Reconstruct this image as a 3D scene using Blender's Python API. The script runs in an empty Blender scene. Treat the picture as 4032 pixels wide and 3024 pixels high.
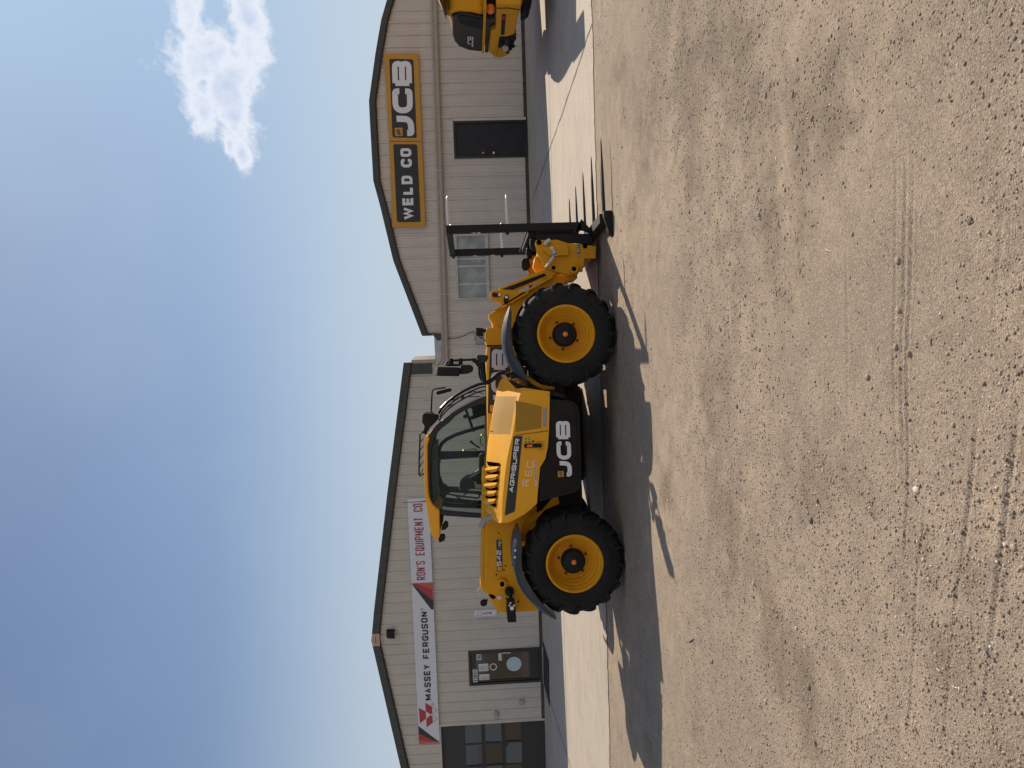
import bpy, bmesh, math, random
import numpy as np
from mathutils import Vector, Matrix
R = math.radians
rnd = random.Random(7)

# ------------------------------------------------------------------ camera
F = 3000.0                      # focal length in pixels of the 4032 px wide photograph
CAMH, PITCH, ROLL = 1.80, R(3.13), 0.038
w_ = Vector((0, math.cos(PITCH), -math.sin(PITCH)))
u0 = Vector((0, math.sin(PITCH), math.cos(PITCH)))
r0 = Vector((1, 0, 0))
r_ = r0*math.cos(ROLL) - u0*math.sin(ROLL)
u_ = u0*math.cos(ROLL) + r0*math.sin(ROLL)
scene = bpy.context.scene
col = scene.collection
cd = bpy.data.cameras.new('camera')
cam = bpy.data.objects.new('camera', cd)
col.objects.link(cam)
cd.sensor_fit = 'HORIZONTAL'; cd.sensor_width = 36; cd.lens = 36*F/4032
cd.clip_start = 0.05; cd.clip_end = 3000
m3 = Matrix((-u_, r_, -w_)).transposed()      # the phone was held on its side
cam.matrix_world = Matrix.Translation((0, 0, CAMH)) @ m3.to_4x4()
scene.camera = cam

# ------------------------------------------------------------------ light
SUN = Vector((0.90, 1.14, 1.0)).normalized()
EL = math.asin(SUN.z); AZ = math.atan2(SUN.x, SUN.y)
scene.view_settings.view_transform = 'Standard'
scene.view_settings.look = 'None'
scene.view_settings.exposure = 1.0
scene.view_settings.gamma = 1
sl = bpy.data.lights.new('sun', 'SUN'); sl.energy = 2.95; sl.angle = R(0.5); sl.color = (1.0, 0.86, 0.68)
so = bpy.data.objects.new('sun', sl); col.objects.link(so)
so.rotation_euler = (-SUN).to_track_quat('-Z', 'Y').to_euler()
world = bpy.data.worlds.new('World'); scene.world = world; world.use_nodes = True
wn, wl = world.node_tree.nodes, world.node_tree.links
wn.clear()
def wnode(t, **k):
    n = wn.new(t)
    for a, b in k.items(): setattr(n, a, b)
    return n
wout = wnode('ShaderNodeOutputWorld'); bg = wnode('ShaderNodeBackground')
bg.inputs['Strength'].default_value = 0.15
sky = wnode('ShaderNodeTexSky', sky_type='NISHITA')
sky.sun_disc = False; sky.sun_elevation = EL; sky.sun_rotation = AZ
sky.altitude = 1400; sky.air_density = 1.2; sky.dust_density = 2.4; sky.ozone_density = 1.6
tc = wnode('ShaderNodeTexCoord')
def wmath(op, a, b=None, c=None):
    n = wnode('ShaderNodeMath', operation=op)
    for i, v in enumerate((a, b, c)):
        if v is None: continue
        if isinstance(v, (int, float)): n.inputs[i].default_value = v
        else: wl.new(v, n.inputs[i])
    return n.outputs[0]
def wdot(vec, v):
    n = wnode('ShaderNodeVectorMath', operation='DOT_PRODUCT')
    wl.new(vec, n.inputs[0]); n.inputs[1].default_value = v
    return n.outputs['Value']
def ray(x, y):
    U = 3024 - y
    return (w_ + r_*((U-1512)/F) + u_*(-(x-2016)/F)).normalized()
G_ = tc.outputs['Generated']
nz = wnode('ShaderNodeTexNoise'); nz.inputs['Scale'].default_value = 17; nz.inputs['Detail'].default_value = 9
nz.inputs['Roughness'].default_value = 0.62; nz.inputs['Distortion'].default_value = 0.35
wl.new(G_, nz.inputs['Vector'])
nz2 = wnode('ShaderNodeTexNoise'); nz2.inputs['Scale'].default_value = 5; nz2.inputs['Detail'].default_value = 6
wl.new(G_, nz2.inputs['Vector'])
best = None
# clumps of the cumulus: centre px, half sizes in rad (across x of photo, across y), weight
for (cx, cy, sx, sy) in [(815, 220, .056, .062), (890, 340, .052, .060), (735, 10, .026, .080), (970, 60, .030, .090), (800, 440, .026, .045), (930, 480, .034, .045), (950, 600, .014, .030), (905, 570, .010, .022)]:
    c = ray(cx, cy); ea = (-u_ - c*(-u_).dot(c)).normalized(); eb = c.cross(ea)
    a = wdot(G_, ea); b = wdot(G_, eb); dd = wdot(G_, c)
    q = wmath('ADD', wmath('POWER', wmath('DIVIDE', a, sx), 2), wmath('POWER', wmath('DIVIDE', b, sy), 2))
    q = wmath('SUBTRACT', 1.0, wmath('SQRT', q))
    q = wmath('SUBTRACT', q, wmath('MULTIPLY', wmath('LESS_THAN', dd, 0.5), 50))
    best = q if best is None else wmath('MAXIMUM', best, q)
nz3 = wnode('ShaderNodeTexNoise'); nz3.inputs['Scale'].default_value = 46; nz3.inputs['Detail'].default_value = 8; nz3.inputs['Roughness'].default_value = 0.65; nz3.inputs['Distortion'].default_value = .6; wl.new(G_, nz3.inputs['Vector'])
f = wmath('ADD', best, wmath('ADD', wmath('MULTIPLY', wmath('SUBTRACT', nz.outputs['Fac'], 0.50), 2.0), wmath('MULTIPLY', wmath('SUBTRACT', nz3.outputs['Fac'], 0.50), 1.0)))
mr = wnode('ShaderNodeMapRange', interpolation_type='SMOOTHSTEP')
wl.new(f, mr.inputs['Value']); mr.inputs['From Min'].default_value = 0.0; mr.inputs['From Max'].default_value = 0.60
# thin wisps of cirrus and a hazy veil
mr2 = wnode('ShaderNodeMapRange', interpolation_type='SMOOTHSTEP'); wl.new(nz2.outputs['Fac'], mr2.inputs['Value'])
mr2.inputs['From Min'].default_value = 0.45; mr2.inputs['From Max'].default_value = 0.85; mr2.inputs['To Max'].default_value = 0.10
crmp = wnode('ShaderNodeMix', data_type='RGBA')
wl.new(wmath('MULTIPLY', wmath('SUBTRACT', f, 0.45), 1.6), crmp.inputs['Factor'])
crmp.inputs[6].default_value = (2.95, 3.05, 3.3, 1); crmp.inputs[7].default_value = (2.0, 2.3, 2.85, 1)
mx0 = wnode('ShaderNodeMix', data_type='RGBA'); wl.new(mr2.outputs['Result'], mx0.inputs['Factor'])

# tone curve that flattens the glow round the sun: roll the bright end off
sc_ = wnode('ShaderNodeSeparateColor'); wl.new(sky.outputs['Color'], sc_.inputs[0]); cc_ = wnode('ShaderNodeCombineXYZ')
for i_, k_ in enumerate((.405, .345, .32)): wl.new(wmath('MULTIPLY', wmath('POWER', sc_.outputs[i_], 1.3), k_), cc_.inputs[i_])
v1 = wnode('ShaderNodeVectorMath', operation='DIVIDE'); wl.new(cc_.outputs[0], v1.inputs[0]); v1.inputs[1].default_value = (1.75, 2.75, 4.1)
v2 = wnode('ShaderNodeVectorMath', operation='ADD'); wl.new(v1.outputs[0], v2.inputs[0]); v2.inputs[1].default_value = (1, 1, 1)
v3 = wnode('ShaderNodeVectorMath', operation='DIVIDE'); wl.new(cc_.outputs[0], v3.inputs[0]); wl.new(v2.outputs[0], v3.inputs[1])
# cloud and white haze added out of view behind the camera, filling the shaded sides
cv = wnode('ShaderNodeMapRange', interpolation_type='SMOOTHSTEP'); wl.new(wdot(G_, (0, -1, 0)), cv.inputs['Value']); cv.inputs['From Min'].default_value = 0.05; cv.inputs['From Max'].default_value = 0.55
cn = wnode('ShaderNodeMapRange', interpolation_type='SMOOTHSTEP'); wl.new(nz2.outputs['Fac'], cn.inputs['Value']); cn.inputs['From Min'].default_value = 0.30; cn.inputs['From Max'].default_value = 0.62; cn.inputs['To Min'].default_value = 0.35
mxb = wnode('ShaderNodeMix', data_type='RGBA'); wl.new(wmath('MULTIPLY', cv.outputs[0], cn.outputs[0]), mxb.inputs['Factor'])
wl.new(v3.outputs[0], mxb.inputs[6]); mxb.inputs[7].default_value = (1.95, 1.95, 2.0, 1)
# paler towards the horizon
hz = wnode('ShaderNodeMapRange', interpolation_type='SMOOTHSTEP'); wl.new(wdot(G_, (0, 0, 1)), hz.inputs['Value']); hz.inputs['From Min'].default_value = 0.02; hz.inputs['From Max'].default_value = 0.34; hz.inputs['To Min'].default_value = 0.75; hz.inputs['To Max'].default_value = 0.0
mxh = wnode('ShaderNodeMix', data_type='RGBA'); wl.new(hz.outputs[0], mxh.inputs['Factor']); wl.new(mxb.outputs[2], mxh.inputs[6]); mxh.inputs[7].default_value = (1.95, 2.15, 2.38, 1)
wl.new(mxh.outputs[2], mx0.inputs[6]); mx0.inputs[7].default_value = (1.9, 2.2, 2.6, 1)
mx = wnode('ShaderNodeMix', data_type='RGBA')
wl.new(wmath('MULTIPLY', mr.outputs['Result'], 0.92), mx.inputs['Factor']); wl.new(mx0.outputs[2], mx.inputs[6]); wl.new(crmp.outputs[2], mx.inputs[7])
wl.new(mx.outputs[2], bg.inputs['Color']); wl.new(bg.outputs[0], wout.inputs['Surface'])

# ------------------------------------------------------------------ from photo pixels to places
REG = {1: (1600, 1700, 2.0738), 2: (1600, 1300, 2.0738), 3: (1650, 800, 2.0733), 4: (1700, 450, 2.37),
       5: (1400, 0, 2.0738), 6: (1400, 2300, 2.212), 7: (1400, 1800, 2.765), 8: (1400, 800, 2.37),
       9: (1480, 0, 3.456), 10: (1480, 2544, 3.456), 11: (1500, 1250, 4.424), 12: (2000, 2400, 2.458),
       13: (2000, 0, 3.16), 14: (1640, 1780, 4.424), 0: (0, 0, 1.0)}
def px(reg, x, y):
    ox, oy, s = REG[reg]; return ox + x/s, oy + y/s
def P(reg, x, y, Y):                       # point of a known distance Y
    X_, Y_ = px(reg, x, y); d = w_ + r_*((3024-Y_-1512)/F) + u_*(-(X_-2016)/F)
    t = Y/d.y
    return Vector((d.x*t, Y, CAMH + d.z*t))
def PZ(reg, pts, Y):                       # outline -> (x, z)
    return [(lambda p: (p.x, p.z))(P(reg, a, b, Y)) for a, b in pts]
PSI = R(5.9); DW = 21.1
E1 = Vector((math.cos(PSI), -math.sin(PSI), 0)); NN = Vector((math.sin(PSI), math.cos(PSI), 0)); C0 = Vector((0, DW, 0))
def W(reg, x, y, o=0.0):                   # point of the front wall -> (s, z); o = how far proud
    X_, Y_ = px(reg, x, y); d = w_ + r_*((3024-Y_-1512)/F) + u_*(-(X_-2016)/F)
    c = Vector((0, 0, CAMH)); t = (C0 - NN*o - c).dot(NN)/d.dot(NN)
    p = c + d*t - C0
    return (p.dot(E1), c.z + d.z*t)
def Gd(reg, x, y, z=0.0):
    X_, Y_ = px(reg, x, y); d = w_ + r_*((3024-Y_-1512)/F) + u_*(-(X_-2016)/F)
    t = (z-CAMH)/d.z
    return Vector((d.x*t, d.y*t, z))

# ------------------------------------------------------------------ materials
def mat(name, c, rough=0.5, metal=0.0, var=0.0, vscale=6.0, bump=0.0, bscale=60.0, c2=None, coat=0.0, dust=0.0, spec=None, ior=None):
    m = bpy.data.materials.new(name); m.use_nodes = True
    n, l = m.node_tree.nodes, m.node_tree.links
    b = n['Principled BSDF']; b.inputs['Roughness'].default_value = rough; b.inputs['Metallic'].default_value = metal
    b.inputs['Base Color'].default_value = (*c, 1)
    if coat: b.inputs['Coat Weight'].default_value = coat; b.inputs['Coat Roughness'].default_value = 0.08
    if spec is not None: b.inputs['Specular IOR Level'].default_value = spec
    t = n.new('ShaderNodeTexCoord')
    src = None
    if var or c2:
        z = n.new('ShaderNodeTexNoise'); z.inputs['Scale'].default_value = vscale; z.inputs['Detail'].default_value = 7; z.inputs['Roughness'].default_value = .6
        l.new(t.outputs['Object'], z.inputs['Vector'])
        x = n.new('ShaderNodeMix'); x.data_type = 'RGBA'
        x.inputs[6].default_value = (*[v*(1-var) for v in c], 1)
        x.inputs[7].default_value = (*(c2 if c2 else [min(1, v*(1+var)) for v in c]), 1)
        r = n.new('ShaderNodeMapRange'); r.inputs['From Min'].default_value = .35; r.inputs['From Max'].default_value = .68
        l.new(z.outputs['Fac'], r.inputs['Value']); l.new(r.outputs[0], x.inputs['Factor'])
        src = x.outputs[2]
    if dust:
        z = n.new('ShaderNodeTexNoise'); z.inputs['Scale'].default_value = 3.1; z.inputs['Detail'].default_value = 9; z.inputs['Roughness'].default_value = .68
        l.new(t.outputs['Object'], z.inputs['Vector'])
        r = n.new('ShaderNodeMapRange'); r.inputs['From Min'].default_value = .45; r.inputs['From Max'].default_value = .75; r.inputs['To Max'].default_value = dust
        l.new(z.outputs['Fac'], r.inputs['Value'])
        x = n.new('ShaderNodeMix'); x.data_type = 'RGBA'; l.new(r.outputs[0], x.inputs['Factor'])
        if src: l.new(src, x.inputs[6])
        else: x.inputs[6].default_value = (*c, 1)
        x.inputs[7].default_value = (.30, .25, .19, 1)
        src = x.outputs[2]
        r2 = n.new('ShaderNodeMapRange'); r2.inputs['To Min'].default_value = rough; r2.inputs['To Max'].default_value = min(1, rough+.35)
        l.new(z.outputs['Fac'], r2.inputs['Value']); l.new(r2.outputs[0], b.inputs['Roughness'])
    if src: l.new(src, b.inputs['Base Color'])
    if bump:
        z = n.new('ShaderNodeTexNoise'); z.inputs['Scale'].default_value = bscale; z.inputs['Detail'].default_value = 5
        l.new(t.outputs['Object'], z.inputs['Vector'])
        bn = n.new('ShaderNodeBump'); bn.inputs['Strength'].default_value = bump; bn.inputs['Distance'].default_value = .01
        l.new(z.outputs['Fac'], bn.inputs['Height']); l.new(bn.outputs[0], b.inputs['Normal'])
    return m
M = {}
M['yellow'] = mat('yellow_paint', (.80, .37, .006), .38, var=.04, coat=.2, dust=.03, spec=.35)
M['yellow2'] = mat('yellow_paint_satin', (.68, .30, .004), .48, var=.07, dust=.06, spec=.3)
M['mesh'] = mat('grille_mesh', (.36, .19, .012), .7, var=.15, vscale=80)
M['black'] = mat('black_plastic', (.008, .0075, .007), .5, spec=.3, var=.2, dust=.07, bump=.1, bscale=300)
M['gloss'] = mat('black_gloss', (.008, .008, .009), .3, spec=.4)
M['frameblk'] = mat('black_steel', (.006, .006, .007), .42, dust=.03, spec=.3)
M['brown'] = mat('dark_cover', (.013, .009, .006), .55, spec=.25, var=.15, dust=.06)
M['tyre'] = mat('tyre_rubber', (.0065, .007, .0075), .62, spec=.38, var=.3, vscale=9, bump=.15, bscale=120, dust=.05)
M['bluegrey'] = mat('mudguard', (.020, .026, .038), .34, coat=.2, dust=.08)
M['white'] = mat('decal_white', (.74, .74, .75), .5)
M['pinkwhite'] = mat('decal_pale', (.60, .54, .58), .4)
M['orange'] = mat('orange_cap', (.85, .20, .02), .45)
M['steel'] = mat('bright_steel', (.62, .62, .60), .28, metal=.9)
M['grey'] = mat('grey_paint', (.30, .29, .28), .5, var=.1)
M['lens'] = mat('lamp_lens', (.30, .31, .32), .15, spec=.8)
M['headliner'] = mat('headliner', (.080, .082, .070), .8, var=.15)
M['seat'] = mat('seat_cloth', (.035, .037, .04), .8, var=.3, vscale=40)
M['cream'] = mat('cream_plastic', (.55, .52, .46), .5)
M['red'] = mat('sign_red', (.36, .030, .040), .5)
M['red2'] = mat('sign_light_red', (.50, .085, .075), .5)
M['crimson'] = mat('sign_crimson', (.30, .012, .045), .5)
M['signblk'] = mat('sign_black', (.015, .016, .018), .45)
M['signwhite'] = mat('sign_white', (.60, .61, .66), .45, var=.03)
M['signyel'] = mat('sign_yellow', (.50, .25, .025), .5, var=.05)
M['letter'] = mat('sign_letter', (.70, .70, .72), .5)
M['fascia'] = mat('fascia', (.045, .048, .044), .6, var=.2)
M['fascia2'] = mat('fascia_lip', (.022, .018, .017), .6)
M['gutter'] = mat('gutter_metal', (.36, .31, .25), .45, var=.08)
M['alu'] = mat('window_frame', (.46, .43, .40), .45, var=.1)
M['bronze'] = mat('bronze_metal', (.020, .017, .016), .45, var=.1)
M['door'] = mat('navy_door', (.012, .013, .018), .55, var=.2, vscale=9, dust=.06)
M['paper'] = mat('paper', (.62, .63, .60), .8, var=.05)
M['ink'] = mat('ink', (.03, .03, .03), .7)
M['paleblue'] = mat('pale_blue_disc', (.42, .56, .58), .6)
M['tan'] = mat('tan_plate', (.50, .38, .30), .6)
M['brass'] = mat('brass', (.60, .42, .14), .3, metal=.9)
M['curtain'] = mat('curtain_behind_glass', (.20, .235, .22), .25, c2=(.34, .38, .36), var=.2, vscale=2.2, spec=.8)
M['stain'] = mat('stain', (.10, .09, .08), .9)
M['hole'] = mat('dark_hole', (.003, .003, .003), .9, spec=0.0)
M['emblem'] = mat('emblem_yellow', (.72, .30, .02), .5)
M['flash'] = mat('galvanised_flashing', (.42, .42, .41), .5, var=.25, vscale=3)
M['conc_foot'] = mat('foundation', (.065, .055, .048), .9, var=.3)
M['mat'] = mat('shadow_wedge_dark', (.018, .018, .022), .9)  # dark colour of the shadow wedge outside the glass door

def glass(name, tint, a):
    m = bpy.data.materials.new(name); m.use_nodes = True
    n, l = m.node_tree.nodes, m.node_tree.links; n.clear()
    o = n.new('ShaderNodeOutputMaterial'); t = n.new('ShaderNodeBsdfTransparent'); g = n.new('ShaderNodeBsdfGlossy')
    t.inputs[0].default_value = (*tint, 1); g.inputs['Roughness'].default_value = .03
    fr = n.new('ShaderNodeFresnel'); fr.inputs[0].default_value = 1.25
    x = n.new('ShaderNodeMixShader'); l.new(fr.outputs[0], x.inputs[0]); l.new(t.outputs[0], x.inputs[1]); l.new(g.outputs[0], x.inputs[2])
    l.new(x.outputs[0], o.inputs[0]); return m
M['cabglass'] = glass('cab_glass', (.76, .84, .80), 1)
M['darkglass'] = mat('dark_window_glass', (.006, .007, .007), .06, spec=.9)
M['mirror'] = mat('mirror_glass', (.35, .36, .37), .08, metal=1.0)

# siding: beige painted steel with faint streaks
def siding(name, c):
    m = mat(name, c, .55, var=.045, vscale=1.4)
    n, l = m.node_tree.nodes, m.node_tree.links
    b = n['Principled BSDF']; src = b.inputs['Base Color'].links[0].from_socket
    t = n.new('ShaderNodeTexCoord'); mp = n.new('ShaderNodeMapping'); mp.inputs['Scale'].default_value = (9, 9, .35)
    z = n.new('ShaderNodeTexNoise'); z.inputs['Scale'].default_value = 2.0; z.inputs['Detail'].default_value = 6
    l.new(t.outputs['Object'], mp.inputs[0]); l.new(mp.outputs[0], z.inputs['Vector'])
    r = n.new('ShaderNodeMapRange'); r.inputs['From Min'].default_value = .3; r.inputs['From Max'].default_value = .8
    r.inputs['To Min'].default_value = 0; r.inputs['To Max'].default_value = .16; l.new(z.outputs['Fac'], r.inputs['Value'])
    x = n.new('ShaderNodeMix'); x.data_type = 'RGBA'; l.new(r.outputs[0], x.inputs['Factor']); l.new(src, x.inputs[6])
    x.inputs[7].default_value = (.17, .14, .11, 1); l.new(x.outputs[2], b.inputs['Base Color'])
    return m
M['siding'] = siding('beige_siding', (.52, .485, .43))
M['siding2'] = siding('grey_beige_siding', (.57, .515, .455))

# ------------------------------------------------------------------ mesh tools
WORLDP = {}
class MB:
    def __init__(s): s.v = []; s.f = []; s.m = []; s.mi = 0
    def add(s, vs, fs):
        o = len(s.v); s.v += [tuple(v) for v in vs]
        for f in fs: s.f.append([i+o for i in f]); s.m.append(s.mi)
        return s
    def prism(s, pz, y0, y1):                       # outline in (x, z), extruded along y
        n = len(pz); vs = [(a, y0, b) for a, b in pz] + [(a, y1, b) for a, b in pz]
        area = sum(pz[i][0]*pz[(i+1) % n][1]-pz[(i+1) % n][0]*pz[i][1] for i in range(n))
        fr = list(range(n)); bk = [n+i for i in range(n)]
        if area > 0: fs = [fr, bk[::-1]] + [[i, n+i, n+(i+1) % n, (i+1) % n] for i in range(n)]
        else: fs = [fr[::-1], bk] + [[i, (i+1) % n, n+(i+1) % n, n+i] for i in range(n)]
        return s.add(vs, fs)
    def box(s, x0, x1, y0, y1, z0, z1):
        return s.prism([(x0, z0), (x1, z0), (x1, z1), (x0, z1)], y0, y1)
    def ring(s, o, i, y0, y1):                      # frame between two outlines of equal length
        n = len(o); vs = [(a, y0, b) for a, b in o]+[(a, y0, b) for a, b in i]+[(a, y1, b) for a, b in o]+[(a, y1, b) for a, b in i]
        fs = []
        for k in range(n):
            j = (k+1) % n
            fs += [[k, j, n+j, n+k], [2*n+k, 3*n+k, 3*n+j, 2*n+j], [k, 2*n+k, 2*n+j, j], [n+k, n+j, 3*n+j, 3*n+k]]
        return s.add(vs, fs)
    def tube(s, pts, r, n=8, caps=True):
        pts = [Vector(p) for p in pts]; rs = r if isinstance(r, (list, tuple)) else [r]*len(pts)
        t0 = (pts[1]-pts[0]).normalized(); a = t0.orthogonal().normalized(); vs = []; fs = []
        for k, p in enumerate(pts):
            t = ((pts[min(k+1, len(pts)-1)]-p).normalized() + (p-pts[max(k-1, 0)]).normalized()).normalized()
            a = (a - t*a.dot(t)).normalized(); b = t.cross(a)
            for q in range(n):
                th = 2*math.pi*q/n; vs.append(p + (a*math.cos(th)+b*math.sin(th))*rs[k])
        for k in range(len(pts)-1):
            for q in range(n):
                q2 = (q+1) % n; fs.append([k*n+q, k*n+q2, (k+1)*n+q2, (k+1)*n+q])
        if caps: fs += [list(range(n))[::-1], [(len(pts)-1)*n+q for q in range(n)]]
        return s.add(vs, fs)
    def lathe(s, prof, c, n=48, axis='y', sy=1):    # prof = [(radius, offset along y)]
        vs = []; fs = []
        for r, o in prof:
            for q in range(n):
                th = 2*math.pi*q/n; vs.append((c[0]+r*math.cos(th), c[1]+o*sy, c[2]+r*math.sin(th)))
        for k in range(len(prof)-1):
            for q in range(n):
                q2 = (q+1) % n; fs.append([k*n+q, k*n+q2, (k+1)*n+q2, (k+1)*n+q])
        return s.add(vs, fs)
    def disc(s, c, r, y0, y1, n=20): return s.prism([(c[0]+r*math.cos(2*math.pi*k/n), c[1]+r*math.sin(2*math.pi*k/n)) for k in range(n)], y0, y1)
    def pieces(s):
        n = len(s.v); par = list(range(n))
        def fd(i):
            while par[i] != i: par[i] = par[par[i]]; i = par[i]
            return i
        for f in s.f:
            for i in f[1:]: par[fd(i)] = fd(f[0])
        isl = {}
        for i in range(n): isl.setdefault(fd(i), []).append(i)
        ks = list(isl); lo = [[min(s.v[i][a] for i in isl[k]) for a in range(3)] for k in ks]; hi = [[max(s.v[i][a] for i in isl[k]) for a in range(3)] for k in ks]
        sz = [max(h-l_ for h, l_ in zip(hi[k], lo[k])) for k in range(len(ks))]; cp = list(range(len(ks)))
        def fc(i):
            while cp[i] != i: cp[i] = cp[cp[i]]; i = cp[i]
            return i
        for a in range(len(ks)):
            for b in range(a):
                g = math.sqrt(sum(max(0, lo[a][c]-hi[b][c], lo[b][c]-hi[a][c])**2 for c in range(3)))
                if g <= max(.02, .5*max(sz[a], sz[b])): cp[fc(a)] = fc(b)
        kidx = {k: j for j, k in enumerate(ks)}; out = {}
        for f in s.f: out.setdefault(fc(kidx[fd(f[0])]), []).append(f)
        res = []
        for fs in out.values():
            used = sorted({i for f in fs for i in f}); mp_ = {i: j for j, i in enumerate(used)}; m_ = MB(); m_.v = [s.v[i] for i in used]; m_.f = [[mp_[i] for i in f] for f in fs]; m_.m = [0]*len(fs); res.append(m_)
        return res
    def build(s, name, mats, parent=None, bevel=0, seg=2, smooth=None, loc=None):
        if len(s.v) < 6000 and not isinstance(mats, (list, tuple)) and name not in ('wall', 'screw_heads', 'tyre', 'side_wall', 'roof', 'roof_trim', 'trim_lip', 'slab_joints', 'seat'):
            ps = s.pieces()
            if len(ps) > 1: return [p_._build(name, mats, parent, bevel, seg, smooth) for p_ in ps][0]
        return s._build(name, mats, parent, bevel, seg, smooth)
    def _build(s, name, mats, parent=None, bevel=0, seg=2, smooth=None):
        me = bpy.data.meshes.new(name); me.from_pydata(s.v, [], s.f)
        mats = mats if isinstance(mats, (list, tuple)) else [mats]
        for m in mats: me.materials.append(M[m] if isinstance(m, str) else m)
        if len(mats) > 1: me.polygons.foreach_set('material_index', s.m)
        bm = bmesh.new(); bm.from_mesh(me); bmesh.ops.recalc_face_normals(bm, faces=bm.faces); bm.to_mesh(me); bm.free()
        if smooth:
            me.polygons.foreach_set('use_smooth', [True]*len(me.polygons)); me.set_sharp_from_angle(angle=R(smooth))
        me.update()
        o = bpy.data.objects.new(name, me); col.objects.link(o)
        if parent:
            o.parent = parent
            if parent in WORLDP: o.matrix_parent_inverse = WORLDP[parent]
        if bevel:
            b = o.modifiers.new('bevel', 'BEVEL'); b.width = bevel; b.segments = seg; b.limit_method = 'ANGLE'; b.angle_limit = R(35)
            b.harden_normals = False
        return o
def tag(o, label=None, cat=None, group=None, kind=None):
    for k, v in (('label', label), ('category', cat), ('group', group), ('kind', kind)):
        if v: o[k] = v
    return o
def empty(name, loc=(0, 0, 0), rz=0, **k):
    o = bpy.data.objects.new(name, None); o.location = loc; o.rotation_euler = (0, 0, rz); o.empty_display_size = .2
    col.objects.link(o); return tag(o, **k)
def copy_tree(o, parent=None):
    c = o.copy(); col.objects.link(c); c.parent = parent
    for ch in list(o.children): copy_tree(ch, c)
    return c

# ------------------------------------------------------------------ stroke lettering
GL = {
 'A': [[(0, 0), (.5, 1), (1, 0)], [(.18, .3), (.82, .3)]],
 'B': [[(0, 0), (0, 1)], [(0, 1), (1, 1, 1), (1, .515, 1), (0, .515)], [(0, .485), (1, .485, 1), (1, 0, 1), (0, 0)]],
 'C': [[(1, .70), (1, 1, 1), (0, 1, 1), (0, 0, 1), (1, 0, 1), (1, .30)]],
 'D': [[(.4, 1), (0, 1), (0, 0), (1, 0, 2), (1, 1, 2), (.4, 1)]],
 'E': [[(1, 1), (0, 1), (0, 0), (1, 0)], [(0, .5), (.92, .5)]],
 'F': [[(1, 1), (0, 1), (0, 0)], [(0, .5), (.9, .5)]],
 'G': [[(1, .74), (1, 1, 1), (0, 1, 1), (0, 0, 1), (1, 0, 1), (1, .46), (.5, .46)]],
 'I': [[(0, 0), (0, 1)]],
 'J': [[(1, 1), (1, 0, 1), (0, 0, 1), (0, .3)]],
 'L': [[(0, 1), (0, 0), (1, 0)]],
 'M': [[(0, 0), (0, 1)], [(0, 1), (.5, .22), (1, 1)], [(1, 1), (1, 0)]],
 'N': [[(0, 0), (0, 1)], [(0, 1), (1, 0)], [(1, 0), (1, 1)]],
 'O': [[(.5, 1), (0, 1, 1), (0, 0, 1), (1, 0, 1), (1, 1, 1), (.5, 1)]],
 'P': [[(0, 0), (0, 1), (1, 1, 1), (1, .45, 1), (0, .45)]],
 'Q': [[(.5, 1), (0, 1, 1), (0, 0, 1), (1, 0, 1), (1, 1, 1), (.5, 1)], [(.6, .25), (1.05, -.1)]],
 'R': [[(0, 0), (0, 1), (1, 1, 1), (1, .47, 1), (0, .47)], [(.5, .47), (1, 0)]],
 'S': [[(1, .76), (1, 1, 1), (0, 1, 1), (0, .52, 1), (1, .48, 1), (1, 0, 1), (0, 0, 1), (0, .24)]],
 'T': [[(0, 1), (1, 1)], [(.5, 1), (.5, 0)]],
 'U': [[(0, 1), (0, 0, 1), (1, 0, 1), (1, 1)]],
 'W': [[(0, 1), (.25, 0), (.5, .95), (.75, 0), (1, 1)]],
 'X': [[(0, 1), (1, 0)], [(0, 0), (1, 1)]],
 'Y': [[(0, 1), (.5, .48), (1, 1)], [(.5, .48), (.5, 0)]],
 "'": [[(0, 1), (0, .8)]], '-': [[(0, .5), (1, .5)]], '.': [[(0, 0), (0, .04)]],
 '0': [[(.5, 1), (0, 1, 1), (0, 0, 1), (1, 0, 1), (1, 1, 1), (.5, 1)]],
 '2': [[(0, .76), (0, 1, 1), (1, 1, 1), (1, .5, 1), (0, .5, 1), (0, 0), (1, 0)]],
 '3': [[(0, 1), (1, 1, 1), (1, .52, 1), (.3, .52)], [(.4, .5), (1, .5, 1), (1, 0, 1), (0, 0)]],
 '4': [[(.8, 0), (.8, 1), (0, .3), (1, .3)]],
 '5': [[(1, 1), (0, 1), (0, .56), (1, .56, 1), (1, 0, 1), (0, 0)]],
 '7': [[(0, 1), (1, 1), (.4, 0)]],
 '8': [[(.5, 1), (0, 1, 1), (0, 0, 1), (1, 0, 1), (1, 1, 1), (.5, 1)], [(0, .5), (1, .5)]],
 '9': [[(1, .5), (0, .5, 1), (0, 1, 1), (1, 1, 1), (1, 0, 1), (0, 0)]],
}
NARROW = {'I': 0.0, "'": 0.0, '.': 0.0, '-': .55, 'M': 1.25, 'W': 1.45, 'T': 1.0}
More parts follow.
